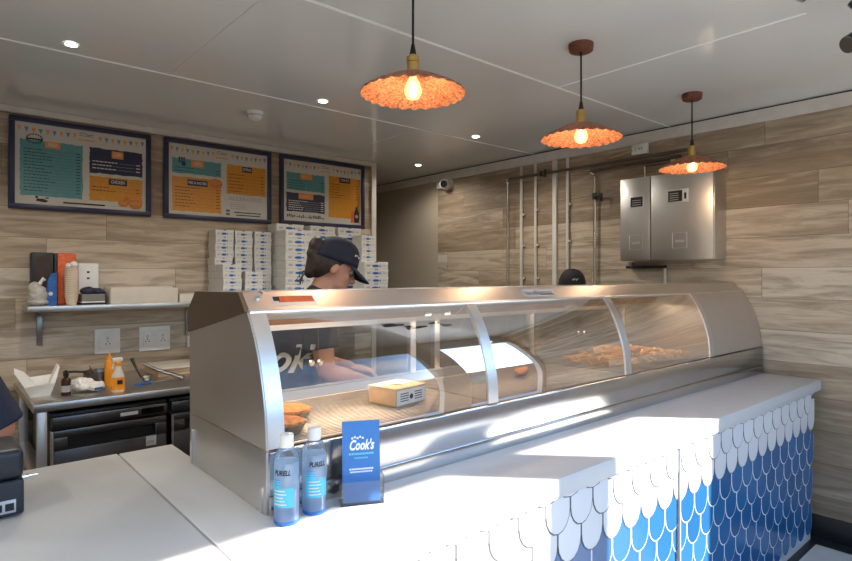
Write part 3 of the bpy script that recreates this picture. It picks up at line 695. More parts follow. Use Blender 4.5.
# ------------------------------------------------------------------ wall shelf, its things
t = thing('wall_shelf', 'steel shelf on a bracket on the boarded wall', 'shelf', (0.95, 4.2, 1.30))
b = MB(); b.box((0.44, 4.08, 1.305), (1.46, 4.345, 1.340), 'steel_h', 0.003); b.build('board', t)
b = MB(); b.box((0.515, 4.33, 1.085), (0.545, 4.348, 1.305), 'dark_steel', 0.002); b.box((0.515, 4.12, 1.29), (0.545, 4.345, 1.306), 'dark_steel', 0.002); b.build('bracket', t)
b = MB(); b.box((1.42, 4.33, 1.085), (1.45, 4.348, 1.305), 'dark_steel', 0.002); b.box((1.42, 4.12, 1.29), (1.45, 4.345, 1.306), 'dark_steel', 0.002); b.build('bracket', t)
ZS = 1.3405
t = thing('display_box', 'black upright box with a brown front standing at the shelf end', 'box', (0.535, 4.29, ZS))
b = MB(); b.box((0.478, 4.25, ZS), (0.592, 4.33, ZS + 0.325), 'black', 0.004); b.build('body', t)
M['dark_brown'] = mat('dark_brown_print', (58, 38, 28), 0.6, var=0.3, vscale=30)
b = MB(); b.box((0.505, 4.2485, ZS + 0.10), (0.575, 4.251, ZS + 0.30), 'dark_brown'); b.build('front_print', t)
t = thing('ring_binder', 'orange upright folder with a black spine behind the cup stack', 'folder', (0.655, 4.29, ZS))
b = MB(); b.box((0.612, 4.25, ZS), (0.715, 4.33, ZS + 0.325), 'orange_print', 0.012); b.build('cover', t)
b = MB(); b.box((0.597, 4.25, ZS), (0.611, 4.33, ZS + 0.322), 'black', 0.002); b.build('spine', t)
M['blue_pack'] = mat('blue_packet', (38, 98, 168), 0.4, var=0.25, vscale=40); M['clear_bag'] = mat('cloudy_bag', (176, 170, 160), 0.35, var=0.15, vscale=30, bump=0.3)
t = thing('blue_packet', 'blue packet with a white spot leaning between bag and folder', 'packet', (0.578, 4.225, ZS))
b = MB(); b.prism([(0.552, 4.21, ZS), (0.604, 4.21, ZS), (0.604, 4.21, ZS + 0.20), (0.575, 4.21, ZS + 0.195), (0.556, 4.21, ZS + 0.15)], (0, 0.03, 0), 'blue_pack'); b.build('wrapper', t)
b = MB(); b.cyl((0.572, 4.2105, ZS + 0.07), (0.572, 4.208, ZS + 0.07), 0.012, 'white', 12); b.build('spot', t)
def blob(name, parts, m, label, cat, loc, res=0.006, smooth_it=6, seedn=1, rough=0.004, parent=None):
    b = MB()
    for c, r in parts: b.ell(c, r, m, sub=3)
    o = remesh(b, name, res, smooth_it, None if parent else loc, parent)
    rr = random.Random(seedn)
    from mathutils import noise as nz
    for v in o.data.vertices:
        n = nz.noise(v.co * 38 + Vector((seedn, 0, 0))) + 0.5 * nz.noise(v.co * 85); v.co += v.normal * n * rough
    if not parent: tag(o, label, cat)
    return o
def remesh(b, name, res, it, origin=None, parent=None, cut=None):
    """union of the pieces in a builder as one continuous skin"""
    o = b.build('tmp', None, None, smooth=0)
    md = o.modifiers.new('r', 'REMESH'); md.mode = 'VOXEL'; md.voxel_size = res; md.use_smooth_shade = True
    ms = o.modifiers.new('s', 'SMOOTH'); ms.factor = 0.5; ms.iterations = it
    dg = bpy.context.evaluated_depsgraph_get(); dg.update()
    me = bpy.data.meshes.new_from_object(o.evaluated_get(dg)); mats = list(o.data.materials)
    old = o.data; bpy.data.objects.remove(o); bpy.data.meshes.remove(old)
    me.name = name
    if not me.materials:
        for m in mats: me.materials.append(m)
    n = bpy.data.objects.new(name, me); C.objects.link(n)
    if parent is not None: me.transform(parent_matrix(parent).inverted()); n.parent = parent
    elif origin is not None: me.transform(Matrix.Translation(Vector(origin)).inverted()); n.location = origin
    for p in me.polygons: p.use_smooth = True
    return n
t = thing('plastic_bag', 'cloudy knotted plastic bag slumped at the left end of the shelf', 'bag', (0.50, 4.17, ZS))
blob('bag', [((0.50, 4.175, ZS + 0.062), (0.052, 0.05, 0.066)), ((0.485, 4.175, ZS + 0.10), (0.036, 0.04, 0.045)), ((0.50, 4.175, ZS + 0.02), (0.056, 0.05, 0.02))], 'clear_bag', '', '', None, 0.005, 5, 3, 0.005, t)
b = MB(); b.tube([(0.51, 4.175, ZS + 0.13), (0.52, 4.175, ZS + 0.15), (0.535, 4.172, ZS + 0.165)], [0.012, 0.008, 0.014], 'white', 8); b.build('knot', t)
M['cup'] = mat('paper_cup', (206, 188, 164), 0.6, var=0.06)
t = thing('cup_stack', 'tall stack of beige paper cups in front of the orange folder', 'cups', (0.676, 4.17, ZS))
b = MB(); prof = [(0.028, 0), (0.0285, 0.002)]
for k in range(14): z = 0.05 + k * 0.0135; prof += [(0.0365 + k * 0.0001, z), (0.039 + k * 0.0001, z + 0.002), (0.0385 + k * 0.0001, z + 0.006), (0.0365 + k * 0.0001, z + 0.007)]
prof += [(0.033, z + 0.004), (0.002, z - 0.05)]
b.lathe(prof, (0.676, 4.17, ZS), 'cup', 24); b.build('cups', t)
b = MB(); b.ell((0.688, 4.165, ZS + 0.25), (0.024, 0.02, 0.022), 'paper'); b.ell((0.658, 4.17, ZS + 0.243), (0.016, 0.016, 0.018), 'paper'); b.build('tissue', t)
t = thing('white_device', 'white box with two small dark sockets standing on the wall shelf', 'device', (0.80, 4.31, ZS))
b = MB(); b.box((0.735, 4.29, ZS), (0.85, 4.335, ZS + 0.262), 'white', 0.004); b.build('case', t)
for z in (0.205, 0.165):
    b = MB(); b.box((0.782, 4.288, ZS + z - 0.006), (0.798, 4.291, ZS + z + 0.006), 'black', 0.001); b.build('socket', t)
t = thing('glove_tray', 'grey tray with dark blue gloves heaped on it', 'tray', (0.79, 4.2, ZS))
b = MB(); b.box((0.722, 4.13, ZS), (0.862, 4.27, ZS + 0.012), 'black', 0.003); b.box((0.728, 4.135, ZS + 0.018), (0.856, 4.265, ZS + 0.066), 'carton_grey', 0.004); b.box((0.728, 4.135, ZS + 0.012), (0.856, 4.265, ZS + 0.0185), 'paper'); b.build('tray', t)
M['glove'] = mat('blue_black_glove', (30, 36, 58), 0.5, bump=0.2)
blob('gloves', [((0.77, 4.18, ZS + 0.085), (0.045, 0.05, 0.026)), ((0.82, 4.19, ZS + 0.08), (0.04, 0.05, 0.022)), ((0.848, 4.17, ZS + 0.075), (0.022, 0.02, 0.012))], 'glove', '', '', None, 0.005, 3, 9, 0.006, t)
M['cream_box'] = mat('cream_card', (204, 194, 178), 0.65, var=0.04)
t = thing('flat_carton', 'long cream carton lying on the steel wall shelf', 'box', (1.09, 4.2, ZS))
b = MB(); b.box((0.885, 4.12, ZS), (1.30, 4.30, ZS + 0.098), 'cream_box', 0.003); b.build('tray', t)
b = MB(); b.box((0.89, 4.13, ZS + 0.098), (1.27, 4.30, ZS + 0.108), 'cream_box', 0.002, (0.02, -0.012, 0)); b.build('lid', t)
b = MB(); b.box((1.315, 4.13, ZS), (1.45, 4.28, ZS + 0.055), 'cream_box', 0.003); tag(b.build('carton', origin=(1.38, 4.2, ZS)), 'small cream carton at the right end of the wall shelf', 'box')

# sockets on the boarded wall
def socket(x0, x1, z0, z1, gangs, label):
    t = thing('wall_socket', label, 'socket', ((x0 + x1) / 2, YM, z0))
    b = MB(); b.box((x0, YM - 0.012, z0), (x1, YM, z1), 'white', 0.003); b.build('surround', t)
    w = (x1 - x0); b = MB(); b.box((x0 + 0.025, YM - 0.019, z0 + 0.03), (x1 - 0.025, YM - 0.011, z1 - 0.03), 'white', 0.003); b.build('face_plate', t)
    for g in range(gangs):
        cx = x0 + w * (g + 0.5) / gangs if gangs > 1 else (x0 + x1) / 2; cz = (z0 + z1) / 2
        b = MB(); b.box((cx - 0.008, YM - 0.023, cz + 0.012), (cx + 0.008, YM - 0.018, cz + 0.028), 'white_trim', 0.001); b.build('switch', t)
        for dx, dz in ((-0.011, -0.018), (0.011, -0.018), (0, -0.002)):
            b = MB(); b.box((cx + dx - 0.003, YM - 0.0205, cz + dz - 0.004), (cx + dx + 0.003, YM - 0.0185, cz + dz + 0.004), 'black'); b.build('pin_hole', t)
socket(0.835, 0.99, 1.0, 1.165, 1, 'white single wall socket below the wall shelf')
socket(1.11, 1.315, 0.995, 1.165, 2, 'white double wall socket below the wall shelf')
socket(1.435, 1.59, 1.0, 1.165, 1, 'white wall socket half hidden behind the range side')

# ------------------------------------------------------------------ steel work table and fridges
TZ = 0.865
t = thing('work_table', 'stainless steel work table along the boarded wall', 'table', (1.2, 3.9, 0))
b = MB(); b.box((0.40, 3.51, TZ - 0.042), (2.2, 4.34, TZ), 'steel_h', 0.004); b.build('table_top', t)
for x in (0.42, 2.14):
    for y in (3.53, 4.28):
        b = MB(); b.box((x, y, 0), (x + 0.045, y + 0.045, TZ - 0.042), 'steel', 0.003); b.build('leg', t)
b = MB(); b.box((0.40, 3.52, 0.46), (0.47, 4.33, 0.505), 'steel', 0.003); b.build('side_rail', t)
def fridge(x0, label):
    x1 = x0 + 0.585; f = thing('undercounter_fridge', label, 'fridge', ((x0 + x1) / 2, 3.9, 0), group='fridges under the work table')
    b = MB(); b.box((x0, 3.60, 0.06), (x1, 4.26, 0.79), 'black', 0.006); b.build('cabinet', f)
    for x in (x0 + 0.03, x1 - 0.07):
        for y in (3.64, 4.18):
            b = MB(); b.box((x, y, 0), (x + 0.04, y + 0.04, 0.06), 'black'); b.build('foot', f)
    b = MB(); b.box((x0 + 0.004, 3.565, 0.715), (x1 - 0.004, 3.602, 0.775), 'fridge', 0.004); p = b.build('control_panel', f)
    b = MB(); b.box((x0 + 0.33, 3.562, 0.733), (x0 + 0.42, 3.567, 0.752), 'paper'); b.build('name_plate', p)
    b = MB(); b.box((x0 + 0.44, 3.562, 0.728), (x0 + 0.56, 3.567, 0.760), 'black_gloss'); b.build('display', p)
    b = MB(); y0, y1 = 3.555, 3.598
    b.box((x0 + 0.012, y0, 0.09), (x1 - 0.012, y1, 0.60), 'fridge', 0.004); b.box((x0 + 0.012, y0, 0.665), (x1 - 0.012, y1, 0.705), 'fridge', 0.004)
    b.box((x0 + 0.012, y0, 0.598), (x0 + 0.075, y1, 0.668), 'fridge', 0.002); b.box((x1 - 0.075, y0, 0.598), (x1 - 0.012, y1, 0.668), 'fridge', 0.002)
    d = b.build('door', f)
    b = MB(); b.box((x0 + 0.072, 3.588, 0.598), (x1 - 0.072, 3.599, 0.668), 'black', 0.0); b.build('handle_recess', d)
    b = MB(); b.box((x1 - 0.125, 3.5525, 0.545), (x1 - 0.07, 3.556, 0.60), 'silver'); b.box((x1 - 0.118, 3.552, 0.555), (x1 - 0.08, 3.553, 0.575), 'grey_ink'); b.build('sticker', d)
    b = MB(); b.box((x0 + 0.0, 3.553, 0.09), (x0 + 0.011, 3.60, 0.705), 'chrome', 0.001); b.build('edge_strip', d)
fridge(0.485, 'graphite under-counter fridge with white sticker, left of the pair')
fridge(1.085, 'graphite under-counter fridge half hidden by the range side')

# things on the work table
ZT = TZ + 0.0005
def sheet_bag(name, base, pts, label, cat, m='paper', thick=0.003):
    b = MB()
    for p in pts: b.prism(p, (0, 0.0, thick), m)
    return tag(b.build(name, origin=base), label, cat)
t = thing('paper_bag', 'open white paper bag folded out at the left end of the table', 'bag', (0.50, 3.85, ZT))
b = MB()
q = [(0.415, 3.74), (0.505, 3.73), (0.515, 3.84), (0.425, 3.85)]; top = [(0.385, 3.72), (0.525, 3.71), (0.535, 3.86), (0.395, 3.87)]; hz = [0.06, 0.07, 0.10, 0.09]
lo = [b.bm.verts.new((x, y, ZT)) for x, y in q]; hi = [b.bm.verts.new((x, y, ZT + h)) for (x, y), h in zip(top, hz)]; ins = [b.bm.verts.new((x * 0.9 + 0.045, y * 0.9 + 0.379, ZT + h * 0.55)) for (x, y), h in zip(q, hz)]
b._fin([b.bm.faces.new(lo[::-1])] + [b.bm.faces.new((lo[k], lo[(k + 1) % 4], hi[(k + 1) % 4], hi[k])) for k in range(4)] + [b.bm.faces.new((hi[k], hi[(k + 1) % 4], ins[(k + 1) % 4], ins[k])) for k in range(4)] + [b.bm.faces.new(ins)], 'paper')
b.build('bag', t, smooth=0)
b = MB(); b.prism([(0.388, 3.722, ZT + 0.058), (0.43, 3.718, ZT + 0.062), (0.385, 3.735, ZT + 0.115), (0.345, 3.75, ZT + 0.135)], (0.006, 0.07, 0.02), 'paper'); b.build('flap', t)
b = MB(); b.prism([(0.500, 3.712, ZT + 0.068), (0.526, 3.711, ZT + 0.070), (0.55, 3.74, ZT + 0.150), (0.542, 3.745, ZT + 0.155)], (0.004, 0.08, 0.006), 'paper'); b.build('flap', t)
M['amber'] = mat('amber_glass', (58, 30, 16), 0.12, var=0.1); M['orange_label'] = mat('orange_label', (240, 150, 24), 0.45); M['frost'] = mat('frosted_plastic', (214, 202, 184), 0.3, var=0.03)
bx, by = 0.572, 3.69
t = thing('brown_bottle', 'small brown bottle with a black cap on the work table', 'bottle', (bx, by, ZT))
b = MB(); b.lathe([(0.021, 0), (0.024, 0.003), (0.024, 0.078), (0.020, 0.09), (0.011, 0.097), (0.011, 0.108)], (bx, by, ZT), 'amber', 22); b.build('bottle', t)
b = MB(); b.lathe([(0.014, 0.104), (0.014, 0.122), (0.008, 0.124), (0.007, 0.136), (0.004, 0.138)], (bx, by, ZT), 'black', 18); b.build('cap', t)
b = MB(); b.lathe([(0.0243, 0.02), (0.0243, 0.055)], (bx, by, ZT), 'grey_ink', 22, cap=False); b.build('label', t)
t = thing('bag_bundle', 'crumpled bundle of white bags with a blue mark beside the bottle', 'bags', (0.69, 3.72, ZT))
blob('bags', [((0.69, 3.74, ZT + 0.031), (0.08, 0.085, 0.021)), ((0.665, 3.76, ZT + 0.045), (0.06, 0.07, 0.03)), ((0.72, 3.70, ZT + 0.026), (0.04, 0.06, 0.02))], 'paper', '', '', None, 0.005, 2, 4, 0.010, t)
b = MB(); b.box((0.70, 3.632, ZT + 0.02), (0.745, 3.638, ZT + 0.034), 'fish_blue', 0.001, (0.2, 0, 0.2)); b.build('blue_mark', t)
def spray(x, y, label, body, lab, trig, s=1.0, with_label=True):
    t = thing('spray_bottle', label, 'bottle', (x, y, ZT))
    b = MB(); b.lathe([(0.031 * s, 0), (0.034 * s, 0.004), (0.034 * s, 0.075), (0.031 * s, 0.095), (0.018 * s, 0.125), (0.014 * s, 0.15)], (x, y, ZT), body, 26); b.build('bottle', t)
    b = MB(); b.lathe([(0.0345 * s, 0.012), (0.0345 * s, 0.082)], (x, y, ZT), lab, 26, cap=False)
    if with_label: b.box((x - 0.012, y - 0.036, 0.045 + ZT), (x + 0.016, y - 0.034, 0.068 + ZT), 'navy')
    b.build('label', t)
    b = MB(); b.lathe([(0.016 * s, 0.146), (0.017 * s, 0.165), (0.012 * s, 0.17)], (x, y, ZT), 'orange_label', 18); b.build('collar', t)
    b = MB(); b.box((x - 0.030, y - 0.010, ZT + 0.168), (x + 0.024, y + 0.010, ZT + 0.192), trig, 0.005); b.box((x - 0.038, y - 0.006, ZT + 0.178), (x - 0.028, y + 0.006, ZT + 0.190), 'orange_label', 0.001)
    b.prism([(x - 0.022, y - 0.005, ZT + 0.17), (x - 0.014, y - 0.005, ZT + 0.17), (x - 0.026, y - 0.005, ZT + 0.125), (x - 0.032, y - 0.005, ZT + 0.13)], (0, 0.01, 0), trig); b.build('trigger', t)
spray(0.815, 3.62, 'clear spray bottle with orange label and white trigger on the table', 'frost', 'orange_label', 'white')
t = thing('sauce_bottle', 'plain orange squeeze bottle behind the spray bottle', 'bottle', (0.822, 3.86, ZT))
b = MB(); b.lathe([(0.024, 0), (0.026, 0.004), (0.026, 0.13), (0.02, 0.15), (0.012, 0.155)], (0.822, 3.86, ZT), 'orange_label', 20); b.build('bottle', t)
b = MB(); b.lathe([(0.016, 0.152), (0.016, 0.17), (0.006, 0.172), (0.003, 0.205)], (0.822, 3.86, ZT), 'orange_label', 18); b.build('nozzle', t)
t = thing('steel_pan', 'small steel pan with food and spoons behind the white bags', 'pan', (0.79, 3.98, ZT))
b = MB(); b.lathe([(0.07, 0), (0.078, 0.004), (0.085, 0.075), (0.09, 0.077), (0.083, 0.072), (0.074, 0.008), (0.01, 0.008)], (0.79, 3.98, ZT), 'dark_steel', 26); b.build('pan', t)
b = MB(); b.tube([(0.72, 3.98, ZT + 0.075), (0.66, 3.97, ZT + 0.085), (0.60, 3.95, ZT + 0.09)], 0.007, 'black', 8); b.build('handle', t)
b = MB(); b.tube([(0.80, 3.98, ZT + 0.02), (0.84, 3.96, ZT + 0.11), (0.86, 3.95, ZT + 0.13)], 0.006, 'batter', 8); b.tube([(0.78, 3.98, ZT + 0.02), (0.74, 3.99, ZT + 0.11)], 0.005, 'chrome', 8); b.build('spoons', t)
t = thing('ladle', 'dark ladle leaning on the work table behind the spray bottle', 'ladle', (1.02, 3.9, ZT))
b = MB(); b.lathe([(0.002, 0), (0.022, 0.006), (0.033, 0.028), (0.031, 0.028), (0.018, 0.008), (0.002, 0.004)], (1.03, 3.86, ZT), 'dark_steel', 18); b.build('bowl', t)
b = MB(); b.tube([(1.0, 3.87, ZT + 0.026), (0.985, 3.93, ZT + 0.08), (0.975, 3.98, ZT + 0.13)], [0.005, 0.006, 0.012], 'black', 8); b.build('handle', t)
t = thing('blue_knife', 'knife with a blue handle lying flat on the table', 'knife', (1.0, 3.74, ZT))
b = MB(); b.box((0.93, 3.735, ZT), (1.03, 3.755, ZT + 0.012), 'fish_blue', 0.004, (0, 0, 0.3)); b.build('handle', t)
b = MB(); b.prism([(1.02, 3.76, ZT + .004), (1.15, 3.80, ZT + .004), (1.03, 3.785, ZT + .004)], (0, 0, 0.003), 'chrome'); b.build('blade', t)
t = thing('tongs', 'dark serving tongs lying across the table edge of the board', 'tongs', (1.1, 3.85, ZT))
for dy in (0, 0.035):
    b = MB(); b.tube([(1.03, 3.93 + dy * 0.2, ZT + 0.10), (1.10, 3.87 + dy * 0.6, ZT + 0.06), (1.22, 3.76 + dy, ZT + 0.012)], [0.008, 0.010, 0.014], 'dark_steel', 8); b.build('arm', t)
t = thing('chopping_tray', 'brown flat tray leaning level against the boarded wall', 'tray', (1.3, 4.1, ZT))
b = MB(); b.box((1.12, 3.95, ZT), (1.5, 4.25, ZT + 0.045), 'kraft', 0.006); b.build('tray', t)
b = MB(); b.box((1.10, 3.93, ZT + 0.046), (1.5, 4.27, ZT + 0.058), 'cream_box', 0.004); b.build('lid', t)

# ------------------------------------------------------------------ things on the front counter
M['clear_pet'] = thin_glass('clear_bottle', (0.985, 0.99, 0.995), 0.8)
def milky(name, col, f):
    k = NT(name); k.t.nodes.remove(k.b)
    tr = k.n('ShaderNodeBsdfTransparent'); tr.inputs[0].default_value = (0.94, 0.97, 1, 1); d = k.n('ShaderNodeBsdfDiffuse'); d.inputs[0].default_value = s2l(col)
    tl = k.n('ShaderNodeBsdfTranslucent'); tl.inputs[0].default_value = s2l(col); a = k.n('ShaderNodeAddShader'); h = k.n('ShaderNodeMixShader'); h.inputs[0].default_value = 0.4
    k.l(d.outputs[0], h.inputs[1]); k.l(tl.outputs[0], h.inputs[2]); m = k.n('ShaderNodeMixShader'); m.inputs[0].default_value = f
    k.l(tr.outputs[0], m.inputs[1]); k.l(h.outputs[0], m.inputs[2]); k.l(m.outputs[0], k.out.inputs[0]); return k.m
M['gel'] = milky('sanitiser_gel', (206, 230, 250), 0.5); M['cyan_label'] = mat('cyan_label', (78, 186, 214), 0.4, var=0.04)
M['blue_base'] = mat('blue_tint_base', (96, 150, 214), 0.15); M['blue_tint'] = milky('blue_tint', (96, 158, 232), 0.75)
def sanitiser(x, y, label, c):
    t = thing('sanitiser_bottle', label, 'bottle', (x, y, CT), 0, 'sanitiser bottles on the counter')
    z = CT + 0.0003; S = 24
    b = MB(); b.lathe([(0.027, 0), (0.030, 0.003), (0.0305, 0.010)], (x, y, z), 'blue_tint', S); b.build('base', t)
    b = MB(); b.lathe([(0.0300, 0.0105), (0.0302, 0.012), (0.0302, 0.142), (0.0296, 0.15)], (x, y, z), 'gel', S); b.build('gel', t)
    b = MB(); b.lathe([(0.0312, 0.008), (0.0312, 0.155), (0.029, 0.167), (0.021, 0.178), (0.013, 0.182), (0.013, 0.188)], (x, y, z), 'clear_pet', S, cap=False); b.build('bottle', t)
    b = MB(); b.lathe([(0.0165, 0.184), (0.0168, 0.186), (0.0165, 0.213), (0.0155, 0.215)], (x, y, z), 'white', S); b.build('cap', t)
    # label wraps round the side that faces the customer
    b = MB(); b.fixn = False
    def wrap(a0, a1, z0, z1, m, r): 
        n = 12; A = [(x + r * math.cos(a0 + (a1 - a0) * k / n), y + r * math.sin(a0 + (a1 - a0) * k / n), z + z0) for k in range(n + 1)]
        B = [(p[0], p[1], z + z1) for p in A]; b.strip(A, B, m)
    wrap(c - 0.95, c + 0.95, 0.045, 0.092, 'cyan_label', 0.0316); wrap(c - 0.95, c - 0.1, 0.092, 0.108, 'cyan_label', 0.0316)
    for k in range(5): wrap(c - 0.7, c + 0.35 - 0.12 * (k % 3), 0.052 + 0.008 * k, 0.0545 + 0.008 * k, 'pale_ink', 0.0318)
    for k in range(3): wrap(c - 0.8, c - 0.1, 0.098 + 0.006 * k, 0.100 + 0.006 * k, 'blue_base', 0.0318)
    tm = MB(); tm.text('PURELL', Matrix.Identity(4), 0.017, 'navy', 0.0001, 0.25, bold=0.0006, width=0.042)
    i = b.mi('navy'); vmap = {}
    for f in tm.bm.faces:
        vs = []
        for v in f.verts:
            if v not in vmap:
                a = c + v.co.x / 0.0318; vmap[v] = b.bm.verts.new((x + 0.0319 * math.cos(a), y + 0.0319 * math.sin(a), z + 0.128 + v.co.y))
            vs.append(vmap[v])
        try: nf = b.bm.faces.new(vs); nf.material_index = i
        except ValueError: pass
    tm.bm.free(); b.build('label', t)
sanitiser(0.662, 1.288, 'clear hand sanitiser bottle with cyan label, nearest the counter edge', -2.42)
sanitiser(0.745, 1.300, 'clear hand sanitiser bottle with cyan label, next to the leaflet stand', -1.85)

M['leaflet'] = mat('leaflet_blue', (62, 122, 188), 0.4, var=0.03); M['leaf_white'] = mat('leaflet_white', (236, 240, 244), 0.5); M['leaf_cyan'] = mat('leaflet_cyan', (112, 200, 222), 0.5)
LS = (0.872, 1.275, CT); lrz = -math.radians(26)
t = thing('leaflet_stand', 'clear acrylic leaflet stand on the white counter ledge', 'leaflet stand', LS, lrz)
TL = Matrix.LocRotScale(Vector(LS), Euler((0, 0, lrz)), None)
b = MB(); w = 0.057
b.box((-w, -0.026, 0.0005), (w, 0.026, 0.0035), 'acrylic'); b.box((-w, -0.026, 0.003), (-w + 0.0025, 0.022, 0.075), 'acrylic'); b.box((w - 0.0025, -0.026, 0.003), (w, 0.022, 0.075), 'acrylic')
b.box((-w, -0.026, 0.003), (w, -0.0235, 0.062), 'acrylic'); b.bm.transform(TL); b.build('pocket', t)
b = MB(); b.box((-w, 0.0, 0.003), (w, 0.0025, 0.17), 'acrylic', 0, (-0.10, 0, 0), (0, 0.012, 0.003)); b.bm.transform(TL @ Matrix.Translation((0, 0.014, 0))); b.build('back', t)
lf = thing('leaflet', 'blue leaflet reading Cook\'s in white script in the stand', 'leaflet', at(t, (0, -0.012, 0.004)), lrz)
LM = parent_matrix(lf) @ Matrix.Rotation(-0.09, 4, 'X')
b = MB(); b.fixn = False; b.box((-0.05, 0, 0), (0.05, 0.006, 0.21), 'leaflet'); b.bm.transform(LM); RX = Matrix.Rotation(PI / 2, 4, 'X')
b.text("Cook's", LM @ Matrix.Translation((0, -0.0008, 0.146)) @ RX, 0.036, 'leaf_white', 0.0003, 0.3, bold=0.0012, width=0.066)
def bar(x0, z0, x1, z1, m, y=-0.0008): b.poly([LM @ Vector(p) for p in ((x0, y, z0), (x1, y, z0), (x1, y, z1), (x0, y, z1))], m)
for k in range(5): bar(-0.026 + k * 0.007, 0.163 + 0.003 * (k % 2), -0.021 + k * 0.007, 0.168 + 0.003 * (k % 2), 'leaf_white')
for k in range(9): bar(-0.033 + k * 0.0075, 0.122, -0.027 + k * 0.0075, 0.127, 'leaf_cyan')
for k in range(6): bar(-0.018 + k * 0.006, 0.112, -0.0135 + k * 0.006, 0.1155, 'leaf_cyan')
for k in range(10): bar(-0.032 + k * 0.0065, 0.083, -0.027 + k * 0.0065, 0.0875, 'leaf_white'); bar(-0.030 + k * 0.006, 0.076, -0.0255 + k * 0.006, 0.080, 'leaf_white')
b.build('sheet', lf, smooth=0)
# receipt printer seen from its back corner
PX, PY = 0.06, 1.86
t = thing('receipt_printer', 'black receipt printer on the counter at the left picture edge', 'printer', (PX, PY, CT))
b = MB(); b.box((-0.10, 1.752, CT + 0.006), (0.182, 1.93, CT + 0.092), 'printer', 0.006, seg=3); b.build('body', t)
b = MB(); b.box((-0.10, 1.752, CT + 0.094), (0.182, 1.93, CT + 0.168), 'printer', 0.016, seg=4); b.build('top_cover', t)
for x in (-0.08, 0.14):
    b = MB(); b.box((x, 1.79, CT + 0.0004), (x + 0.02, 1.92, CT + 0.007), 'black'); b.build('foot', t)
b = MB(); b.box((-0.06, 1.7505, CT + 0.014), (0.165, 1.7535, CT + 0.046), 'silver', 0.001); p = b.build('port_panel', t)
for x, w in ((0.08, 0.028), (0.117, 0.02), (0.143, 0.018)):
    b = MB(); b.box((x, 1.7495, CT + 0.020), (x + w, 1.7515, CT + 0.038), 'black'); b.build('port', p)
b = MB(); b.cyl((0.181, 1.90, CT + 0.055), (0.205, 1.90, CT + 0.055), 0.006, 'chrome', 10); b.cyl((0.205, 1.90, CT + 0.055), (0.228, 1.90, CT + 0.055), 0.003, 'chrome', 8); b.build('key', t)

# ------------------------------------------------------------------ right wall: control cabinets, pipes, camera
t = thing('control_cabinet', 'stainless steel control cabinets side by side on the boarded wall', 'control cabinet', (XW, 1.9, 1.62))
XF = 3.752
b = MB(); b.box((XF + 0.004, 1.568, 1.627), (XW - 0.001, 2.216, 2.207), 'steel', 0.003); b.build('case', t)
b = MB(); b.box((XF - 0.012, 1.570, 1.63), (XF + 0.004, 1.982, 2.204), 'steel', 0.004); d1 = b.build('door', t)
b = MB(); b.box((XF - 0.012, 1.990, 1.63), (XF + 0.004, 2.214, 2.204), 'steel', 0.004); d2 = b.build('door', t)
b = MB(); b.box((XF - 0.014, 1.725, 2.005), (XF - 0.011, 1.868, 2.092), 'silver', 0.001); b.box((XF - 0.015, 1.765, 2.012), (XF - 0.0135, 1.860, 2.084), 'black')
for k in range(4): b.box((XF - 0.0155, 1.79, 2.022 + 0.014 * k), (XF - 0.0148, 1.85, 2.026 + 0.014 * k), 'grey_ink')
b.box((XF - 0.0165, 1.738, 2.025), (XF - 0.0135, 1.752, 2.065), 'black'); b.build('display', d1)
b = MB(); b.box((XF - 0.014, 2.035, 1.995), (XF - 0.0115, 2.138, 2.078), 'silver', 0.001); b.box((XF - 0.015, 2.042, 2.002), (XF - 0.0135, 2.131, 2.070), 'black')
for k in range(3): b.box((XF - 0.0155, 2.055, 2.014 + 0.015 * k), (XF - 0.0148, 2.12, 2.018 + 0.015 * k), 'grey_ink')
b.build('display', d2)
for dd, y0, y1 in ((d1, 1.735, 1.835), (d2, 2.045, 2.145)):
    b = MB()
    for lo, hi in (((y0, 1.703), (y1, 1.707)), ((y0, 1.803), (y1, 1.807)), ((y0, 1.703), (y0 + 0.004, 1.807)), ((y1 - 0.004, 1.703), (y1, 1.807))): b.box((XF - 0.0145, lo[0], lo[1]), (XF - 0.0115, hi[0], hi[1]), 'rib_steel')
    for k in range(4): b.box((XF - 0.014, y0 + 0.02 + k * 0.016, 1.742), (XF - 0.0115, y0 + 0.031 + k * 0.016, 1.758), 'rib_steel')
    b.build('embossed_badge', dd)
for z in (1.75, 2.08):
    b = MB(); b.cyl((XF + 0.06, 1.567, z), (XF + 0.06, 1.562, z), 0.006, 'chrome', 8); b.build('screw', t)
t = thing('cable_bracket', 'dark bracket under the steel control cabinets', 'bracket', (XW, 2.1, 1.58))
b = MB(); b.box((XW - 0.07, 1.96, 1.575), (XW - 0.01, 2.24, 1.595), 'black', 0.002); b.build('rail', t)
b = MB(); b.box((XW - 0.03, 2.215, 1.59), (XW - 0.001, 2.24, 1.624), 'dark_steel'); b.build('hanger', t)
b = MB(); b.cyl((XW - 0.03, 1.965, 1.575), (XW - 0.03, 1.965, 0.0), 0.011, 'white_trim', 10); b.build('drop_pipe', t)
def clip(y, z, m): b = MB(); b.box((XW - 0.03, y - 0.02, z - 0.008), (XW - 0.0005, y + 0.02, z + 0.008), m, 0.002); return b
def vpipe(name, y, z1, r, m, label, cat, clips=(), box=False):
    t = thing(name, label, cat, (XW, y, 0))
    b = MB()
    if box: b.box((XW - 0.025, y - r, 0), (XW - 0.001, y + r, z1), m, 0.002)
    else: b.cyl((XW - 0.02, y, 0), (XW - 0.02, y, z1), r, m, 12)
    b.build('pipe', t)
    for z in clips: clip(y - 0.012, z, m).build('pipe_clip', t)
vpipe('cable_conduit', 3.262, 2.478, 0.013, 'white_trim', 'white conduit second from the left on the boarded wall', 'conduit', (1.78, 2.05, 1.50))
